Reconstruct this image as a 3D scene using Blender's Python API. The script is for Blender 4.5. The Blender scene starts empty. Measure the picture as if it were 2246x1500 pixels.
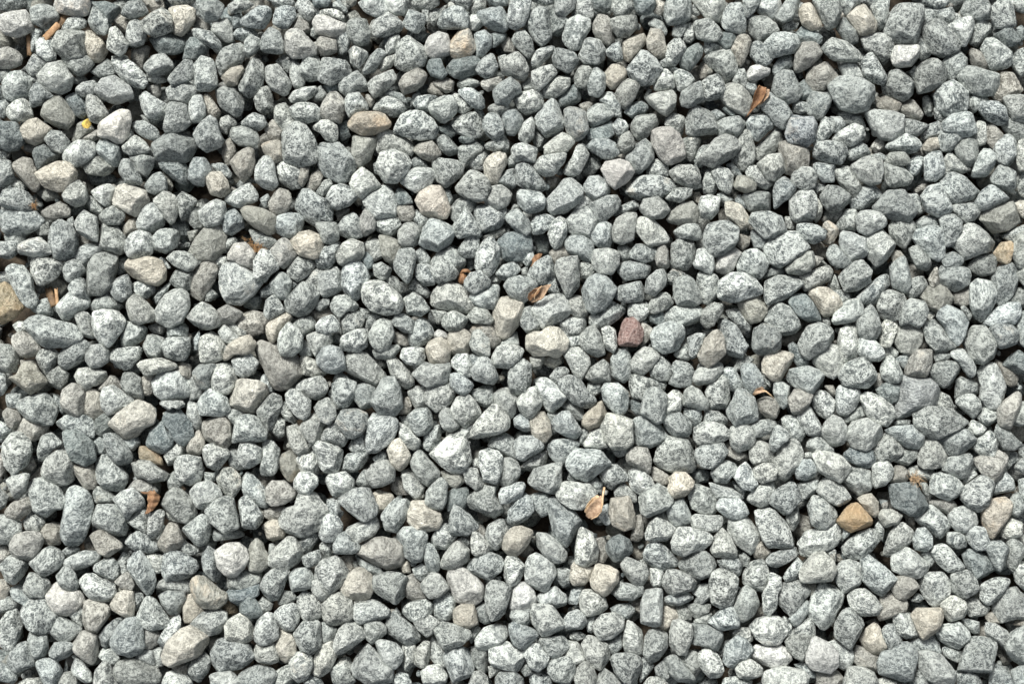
import bpy, math, random
import numpy as np
from mathutils import Vector

# ---------------------------------------------------------------- camera, sky, sun, exposure
U = 0.001                     # one data unit = 1 mm on the ground (the frame is 749 x 500 mm)
W, H = 748.67, 500.0
sc = bpy.context.scene
cam_d = bpy.data.cameras.new('camera')
cam = bpy.data.objects.new('camera', cam_d)
sc.collection.objects.link(cam)
sc.camera = cam
CAM_Z = 1.25
cam.location = (0, 0, CAM_Z)
cam.rotation_euler = (0, 0, 0)
cam_d.sensor_width = 36
cam_d.lens = 36 * CAM_Z / (W * U)
cam_d.clip_start = 0.01
cam_d.clip_end = 500

SUN_EL, SUN_AZ = math.radians(50), math.radians(-22)      # from the top of the picture, a little left
world = bpy.data.worlds.new('World')
sc.world = world
world.use_nodes = True
wn = world.node_tree
bg = wn.nodes['Background']
sky = wn.nodes.new('ShaderNodeTexSky')
sky.sky_type = 'NISHITA'
sky.sun_disc = False
sky.sun_elevation = SUN_EL
sky.sun_rotation = SUN_AZ
sky.air_density = 1.0
sky.dust_density = 4.0
veil = wn.nodes.new('ShaderNodeHueSaturation')           # thin cloud takes most of the blue out of the sky
veil.inputs['Saturation'].default_value = .34
wn.links.new(sky.outputs[0], veil.inputs['Color'])
wn.links.new(veil.outputs[0], bg.inputs[0])
bg.inputs[1].default_value = 0.06
sun_d = bpy.data.lights.new('sun', 'SUN')
sun_d.energy = 3.1
sun_d.angle = math.radians(13)
sun_d.color = (1.0, 0.975, 0.93)
sun = bpy.data.objects.new('sun', sun_d)
sc.collection.objects.link(sun)
sdir = Vector((math.sin(SUN_AZ) * math.cos(SUN_EL), math.cos(SUN_AZ) * math.cos(SUN_EL), math.sin(SUN_EL)))
sun.rotation_euler = sdir.to_track_quat('Z', 'Y').to_euler()
sc.view_settings.view_transform = 'Standard'
sc.view_settings.look = 'None'
sc.view_settings.gamma = 1
sc.view_settings.exposure = 0.98

rng = np.random.default_rng(11)
random.seed(5)

# ---------------------------------------------------------------- materials
def new_mat(name):
    m = bpy.data.materials.new(name); m.use_nodes = True
    nt = m.node_tree; b = nt.nodes['Principled BSDF']
    return m, nt, b

def node(nt, t, **kw):
    n = nt.nodes.new(t)
    for k, v in kw.items():
        if k == 'inp':
            for kk, vv in v.items(): n.inputs[kk].default_value = vv
        else: setattr(n, k, v)
    return n

def ramp(nt, src, stops):
    r = nt.nodes.new('ShaderNodeValToRGB')
    e = r.color_ramp.elements
    while len(e) < len(stops): e.new(0.5)
    for el, (p, c) in zip(e, stops):
        el.position = p; el.color = (c, c, c, 1) if not isinstance(c, tuple) else c
    nt.links.new(src, r.inputs[0])
    return r.outputs[0]

def math_n(nt, op, a, b=None, clamp=False):
    n = nt.nodes.new('ShaderNodeMath'); n.operation = op; n.use_clamp = clamp
    for i, v in enumerate((a, b)):
        if v is None: continue
        if isinstance(v, (int, float)): n.inputs[i].default_value = v
        else: nt.links.new(v, n.inputs[i])
    return n.outputs[0]

def mixc(nt, fac, a, b, mode='MIX'):
    n = nt.nodes.new('ShaderNodeMix'); n.data_type = 'RGBA'; n.blend_type = mode
    for i, v in ((0, fac), (6, a), (7, b)):
        if isinstance(v, (int, float)): n.inputs[i].default_value = v
        elif isinstance(v, tuple): n.inputs[i].default_value = v
        else: nt.links.new(v, n.inputs[i])
    return n.outputs[2]

def stone_material():
    m, nt, b = new_mat('crushed_stone')
    L = nt.links.new
    tc = node(nt, 'ShaderNodeAttribute', attribute_name='tc').outputs['Vector']
    col = node(nt, 'ShaderNodeAttribute', attribute_name='stone_colour').outputs['Color']
    p4 = node(nt, 'ShaderNodeAttribute', attribute_name='traits')       # r: fleck amount, g: rust, b: edge wear
    sep = node(nt, 'ShaderNodeSeparateColor'); L(p4.outputs['Color'], sep.inputs[0])
    fleck, rust, wear = sep.outputs[0], sep.outputs[1], sep.outputs[2]
    def noise(scale, detail, rough, dist=0.0):
        n = node(nt, 'ShaderNodeTexNoise', inp={'Scale': scale, 'Detail': detail, 'Roughness': rough, 'Distortion': dist})
        L(tc, n.inputs['Vector']); return n.outputs[0]
    fine = noise(900, 4, .72, .15)       # mineral grains about a millimetre across
    mid = noise(260, 4, .7, .15)        # dusty and bare patches
    big = noise(55, 3, .6, .2)
    grain = noise(2100, 2, .6)
    # dark mineral flecks; bare patches show more of them
    thr = math_n(nt, 'ADD', math_n(nt, 'MULTIPLY', mid, .75), math_n(nt, 'MULTIPLY', fine, .80))
    thr = math_n(nt, 'ADD', thr, math_n(nt, 'MULTIPLY', grain, .28))
    dust = ramp(nt, thr, [(.845, 0), (.975, 1)])
    wearm = math_n(nt, 'MULTIPLY', math_n(nt, 'SUBTRACT', wear, .36, True), math_n(nt, 'MULTIPLY', mid, 4.4), True)
    dust = math_n(nt, 'ADD', dust, wearm, True)
    dark = mixc(nt, 1.0, col, (.31, .33, .35, 1), 'MULTIPLY')
    light = mixc(nt, .5, mixc(nt, 1.0, col, (1.6, 1.6, 1.58, 1), 'MULTIPLY'), (.69, .725, .695, 1))
    flk = mixc(nt, dust, dark, light)
    body = mixc(nt, fleck, col, flk)
    # large-scale tone drift
    drift = ramp(nt, big, [(.3, .78), (.7, 1.18)])
    dn = node(nt, 'ShaderNodeMix', data_type='RGBA', blend_type='MULTIPLY'); dn.inputs[0].default_value = 1
    L(body, dn.inputs[6]); L(drift, dn.inputs[7]); body = dn.outputs[2]
    # iron stain
    rm = ramp(nt, math_n(nt, 'ADD', math_n(nt, 'MULTIPLY', big, .8), math_n(nt, 'MULTIPLY', mid, .45)), [(.52, 0), (.80, 1)])
    rf = math_n(nt, 'MULTIPLY', math_n(nt, 'ADD', rm, math_n(nt, 'SUBTRACT', rust, .97), True), math_n(nt, 'MULTIPLY', rust, 1.2), True)
    body = mixc(nt, rf, body, mixc(nt, mid, (.44, .26, .12, 1), (.60, .47, .30, 1)))
    L(body, b.inputs['Base Color'])
    L(ramp(nt, fine, [(.3, .72), (.7, .92)]), b.inputs['Roughness'])
    b.inputs['Specular IOR Level'].default_value = .35
    hsum = math_n(nt, 'ADD', math_n(nt, 'MULTIPLY', fine, .45), math_n(nt, 'MULTIPLY', mid, 1.3))
    hsum = math_n(nt, 'ADD', hsum, math_n(nt, 'MULTIPLY', grain, .12))
    bp = node(nt, 'ShaderNodeBump', inp={'Strength': 1.0, 'Distance': .0042})
    L(hsum, bp.inputs['Height']); L(bp.outputs[0], b.inputs['Normal'])
    return m

def soil_material():
    m, nt, b = new_mat('damp_soil')
    L = nt.links.new
    pos = node(nt, 'ShaderNodeNewGeometry').outputs['Position']
    def noise(scale, detail, rough):
        n = node(nt, 'ShaderNodeTexNoise', inp={'Scale': scale, 'Detail': detail, 'Roughness': rough})
        L(pos, n.inputs['Vector']); return n.outputs[0]
    a, c = noise(130, 6, .7), noise(20, 3, .6)
    L(mixc(nt, ramp(nt, a, [(.3, 0), (.7, 1)]), (.022, .017, .012, 1), (.10, .077, .052, 1)), b.inputs['Base Color'])
    b.inputs['Roughness'].default_value = .95
    bp = node(nt, 'ShaderNodeBump', inp={'Strength': 1, 'Distance': .004})
    L(math_n(nt, 'ADD', a, c), bp.inputs['Height']); L(bp.outputs[0], b.inputs['Normal'])
    return m

def dry_material(name, ca, cb, scale=420, stretch=(1, 1, .2)):
    m, nt, b = new_mat(name)
    L = nt.links.new
    t = node(nt, 'ShaderNodeTexCoord').outputs['Object']
    mp = node(nt, 'ShaderNodeMapping', inp={'Scale': (1, 1, 1)}); L(t, mp.inputs[0])
    n = node(nt, 'ShaderNodeTexNoise', inp={'Scale': scale, 'Detail': 4, 'Roughness': .65}); L(mp.outputs[0], n.inputs['Vector'])
    L(mixc(nt, ramp(nt, n.outputs[0], [(.35, 0), (.65, 1)]), ca, cb), b.inputs['Base Color'])
    b.inputs['Roughness'].default_value = .7
    bp = node(nt, 'ShaderNodeBump', inp={'Strength': .6, 'Distance': .0006})
    L(n.outputs[0], bp.inputs['Height']); L(bp.outputs[0], b.inputs['Normal'])
    return m

STONE = stone_material()
SOIL = soil_material()

# ---------------------------------------------------------------- helpers
def icosphere(sub):
    t = (1 + 5 ** .5) / 2
    v = [(-1, t, 0), (1, t, 0), (-1, -t, 0), (1, -t, 0), (0, -1, t), (0, 1, t), (0, -1, -t), (0, 1, -t), (t, 0, -1), (t, 0, 1), (-t, 0, -1), (-t, 0, 1)]
    v = [tuple(np.array(p) / np.linalg.norm(p)) for p in v]
    f = [(0, 11, 5), (0, 5, 1), (0, 1, 7), (0, 7, 10), (0, 10, 11), (1, 5, 9), (5, 11, 4), (11, 10, 2), (10, 7, 6), (7, 1, 8), (3, 9, 4), (3, 4, 2), (3, 2, 6), (3, 6, 8), (3, 8, 9), (4, 9, 5), (2, 4, 11), (6, 2, 10), (8, 6, 7), (9, 8, 1)]
    for _ in range(sub):
        mid = {}; nf = []
        def m(a, b):
            k = (min(a, b), max(a, b))
            if k not in mid:
                p = np.array(v[a]) + np.array(v[b]); v.append(tuple(p / np.linalg.norm(p))); mid[k] = len(v) - 1
            return mid[k]
        for a, b, c in f:
            x, y, z = m(a, b), m(b, c), m(c, a)
            nf += [(a, x, z), (b, y, x), (c, z, y), (x, y, z)]
        f = nf
    return np.array(v), np.array(f, dtype=np.int32)

ICO = {s: icosphere(s) for s in (1, 2, 3, 4)}

def vnoise(p, seed):
    """smooth 3-D value noise in -1..1 for an (n,3) array"""
    i = np.floor(p).astype(np.int64); f = p - i; f = f * f * (3 - 2 * f)
    def h(dx, dy, dz):
        n = (i[:, 0] + dx) * 73856093 ^ (i[:, 1] + dy) * 19349663 ^ (i[:, 2] + dz) * 83492791 ^ (seed * 2654435)
        n = (n ^ (n >> 13)) * 1274126177 & 0x7fffffff
        n = (n ^ (n >> 16)) & 0xffff
        return n / 32767.5 - 1
    r = 0
    for dx in (0, 1):
        for dy in (0, 1):
            for dz in (0, 1):
                w = (f[:, 0] if dx else 1 - f[:, 0]) * (f[:, 1] if dy else 1 - f[:, 1]) * (f[:, 2] if dz else 1 - f[:, 2])
                r = r + w * h(dx, dy, dz)
    return r

BASE = {'w': (.66, .665, .62), 'l': (.47, .50, .465), 'm': (.33, .365, .345), 'd': (.18, .218, .215),
        'c': (.56, .53, .44), 'b': (.375, .368, .322), 'g': (.345, .352, .305), 'o': (.52, .44, .30), 'r': (.36, .225, .19)}
FLECK = {'w': .6, 'l': .9, 'm': .92, 'd': .62, 'c': .6, 'b': .6, 'g': .45, 'o': .4, 'r': .55}
RUST = {'o': .72, 'c': .30, 'b': .25, 'g': .12, 'w': .12}

def stone_geo(outline, code, sub, seed, hk=1.0):
    """one stone: rounded polytope whose plan outline follows `outline` (k,2 in metres, about its centre)"""
    r_ = np.random.default_rng(seed)
    D, F = ICO[sub]
    n = len(outline)
    th = np.linspace(-math.pi, math.pi, 181)[:-1]
    # radius of the plan outline by ray casting
    R = np.zeros(len(th)); cx, cy = np.cos(th), np.sin(th)
    for a in range(n):
        p, q = outline[a], outline[(a + 1) % n]
        e = q - p
        den = cx * e[1] - cy * e[0]
        with np.errstate(divide='ignore', invalid='ignore'):
            t = (p[0] * e[1] - p[1] * e[0]) / den
            s = (p[0] * cy - p[1] * cx) / den
        ok = (np.abs(den) > 1e-12) & (t > 0) & (s >= -.001) & (s <= 1.001)
        R = np.where(ok, np.maximum(R, t), R)
    R[R <= 0] = np.median(R[R > 0])
    k = np.array([0, 1, 2, 3, 2, 1, 0]); k = k / k.sum()
    R = np.convolve(np.concatenate([R[-3:], R, R[:3]]), k, 'valid')
    phi = np.arctan2(D[:, 1], D[:, 0]); Rv = np.interp(phi, np.append(th, math.pi), np.append(R, R[0]))
    size = math.sqrt(np.mean(R * R))
    hmin = R.min() * .55 + size * .45
    h = hmin * r_.uniform(.78, 1.02) * hk
    c2 = D[:, 0] ** 2 + D[:, 1] ** 2
    zc = D[:, 2]
    ang = {'w': .7, 'c': .75, 'g': .9, 'd': 1.15}.get(code, 1.0) * r_.uniform(.8, 1.25)
    p = 18 + 20 * min(ang, 1.2)
    E = np.sqrt(c2 / Rv ** 2 + zc ** 2 / (h * 1.42) ** 2)
    terms = [E ** p]
    # broken faces: plane through direction (az, tilt) at a fraction of the hull's reach
    def plane(az, tilt, cut):
        nx, ny, nz = math.cos(az) * math.cos(tilt), math.sin(az) * math.cos(tilt), math.sin(tilt)
        Ra = np.interp((az + math.pi) % (2 * math.pi) - math.pi, th, R)
        sup = math.sqrt((Ra * math.cos(tilt)) ** 2 + (h * 1.3 * math.sin(tilt)) ** 2)
        d = sup * cut
        v = np.maximum(0, D[:, 0] * nx + D[:, 1] * ny + zc * nz) / d
        terms.append(v ** p)
    a0 = r_.uniform(0, 2 * math.pi)
    kind = r_.random()
    q_ = min(ang, 1.2)
    if kind < .42:                                  # two broad faces leaning together in a ridge
        plane(a0, math.radians(r_.uniform(52, 74)), 1 - .27 * q_ * r_.uniform(.75, 1.1))
        plane(a0 + math.pi + r_.uniform(-.7, .7), math.radians(r_.uniform(46, 70)), 1 - .27 * q_ * r_.uniform(.75, 1.1))
    elif kind < .72:                                # one flat tilted top
        plane(a0, math.radians(r_.uniform(62, 86)), 1 - .36 * q_ * r_.uniform(.75, 1.05))
    else:                                           # three faces meeting at a point
        for i in range(3):
            plane(a0 + i * 2.094 + r_.uniform(-.35, .35), math.radians(r_.uniform(48, 68)), 1 - .25 * q_ * r_.uniform(.7, 1.15))
    # a chamfer above most of the outline's own edges
    mids = [(outline[i] + outline[(i + 1) % n]) / 2 for i in range(n)]
    for i in range(n):
        if r_.random() < .2: continue
        e = outline[(i + 1) % n] - outline[i]
        az = math.atan2(-e[0], e[1])
        if mids[i] @ np.array([math.cos(az), math.sin(az)]) < 0: az += math.pi
        plane(az + r_.uniform(-.15, .15), math.radians(r_.uniform(18, 52)), 1 - .26 * q_ * r_.uniform(.25, 1.1))
    for i in range(3):
        plane(r_.uniform(0, 6.283), math.radians(-r_.uniform(20, 70)), 1 - .25 * r_.uniform(.1, 1))
    T = np.array(terms); S = T.sum(0)
    rad = S ** (-1 / p)
    T2 = T ** .45; wear = 1 - T2.max(0) / T2.sum(0)
    P = D * rad[:, None]
    q = P / .0075 + r_.uniform(0, 500, 3)
    rad2 = 1 + .030 * vnoise(q * .8, 1) + .030 * (.35 - np.abs(vnoise(q * 1.9, 2))) + .036 * (.35 - np.abs(vnoise(q * 4.3, 3)))
    P = P * rad2[:, None]
    # texture coordinates travel with the stone: own offset, turn and stretch
    A, _ = np.linalg.qr(r_.normal(size=(3, 3)))
    st = np.array([1, 1, r_.uniform(.45, .85)]) * r_.uniform(.75, 1.3) if r_.random() < .45 else np.ones(3) * r_.uniform(.65, 1.45)
    TC = (P @ A) * st + r_.uniform(-3, 3, 3)
    base = np.array(BASE[code])
    base = base * (r_.uniform(.76, 1.24) if code in 'lmd' else r_.uniform(.90, 1.10)) * (1 + np.array([1., .15, -1.]) * r_.normal(0, .018))
    fl = min(1, max(.1, FLECK[code] * r_.uniform(.68, 1.12)))
    ru = RUST.get(code, 0) + (r_.uniform(.1, .5) if r_.random() < .07 else 0)
    return P, F, TC, base, fl, ru, wear

def link_mesh(name, P, F, TC, COL, TR, mat, loc=(0, 0, 0)):
    me = bpy.data.meshes.new(name)
    me.vertices.add(len(P)); me.vertices.foreach_set('co', P.astype(np.float32).ravel())
    me.loops.add(len(F) * 3); me.loops.foreach_set('vertex_index', F.astype(np.int32).ravel())
    me.polygons.add(len(F)); me.polygons.foreach_set('loop_start', np.arange(0, len(F) * 3, 3, dtype=np.int32))
    me.update(calc_edges=True)
    a = me.attributes.new('tc', 'FLOAT_VECTOR', 'POINT'); a.data.foreach_set('vector', TC.astype(np.float32).ravel())
    for nm, arr in (('stone_colour', COL), ('traits', TR)):
        a = me.attributes.new(nm, 'FLOAT_COLOR', 'POINT')
        a.data.foreach_set('color', np.concatenate([arr, np.ones((len(arr), 1))], 1).astype(np.float32).ravel())
    me.shade_smooth()
    me.materials.append(mat)
    o = bpy.data.objects.new(name, me); o.location = loc
    sc.collection.objects.link(o)
    return o

def tag(o, label=None, cat=None, group=None, kind=None):
    if label: o['label'] = label
    if cat: o['category'] = cat
    if group: o['group'] = group
    if kind: o['kind'] = kind
    return o

def world_xy(x, y, z=0.0):
    """picture-plan position (mm from the top left) of something lying at height z"""
    k = (CAM_Z - z) / CAM_Z
    return (x - W / 2) * U * k, (H / 2 - y) * U * k

LEVEL = {1: 0.0, 2: -.0055, 3: -.0125, 4: -.018}

# ---------------------------------------------------------------- ground
def ground():
    n = 90; s = .62
    g = np.linspace(-s, s, n); X, Y = np.meshgrid(g, g)
    Z = vnoise(np.stack([X.ravel() / .03, Y.ravel() / .03, X.ravel() * 0], 1), 9) * .003 - .031
    P = np.stack([X.ravel(), Y.ravel(), Z], 1)
    i = np.arange(n * n).reshape(n, n)
    F = np.stack([i[:-1, :-1], i[:-1, 1:], i[1:, 1:], i[1:, :-1]], -1).reshape(-1, 4)
    P = P.tolist(); F = F.tolist()
    # one sheet: the rim is carried out to the horizon
    rim = list(i[0, :]) + list(i[1:, -1]) + list(i[-1, -2::-1]) + list(i[-2:0:-1, 0])
    b0 = len(P)
    for v in rim:
        x, y, z = P[int(v)]; k = 200 / max(abs(x), abs(y)); P.append((x * k, y * k, -.031))
    for k in range(len(rim)):
        k2 = (k + 1) % len(rim)
        F.append((int(rim[k]), b0 + k, b0 + k2, int(rim[k2])))
    me = bpy.data.meshes.new('ground'); me.from_pydata(P, [], F); me.shade_smooth(); me.materials.append(SOIL)
    o = bpy.data.objects.new('ground', me); sc.collection.objects.link(o)
    tag(o, 'dark brown soil showing between the gravel stones', 'ground', kind='structure')
ground()

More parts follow.
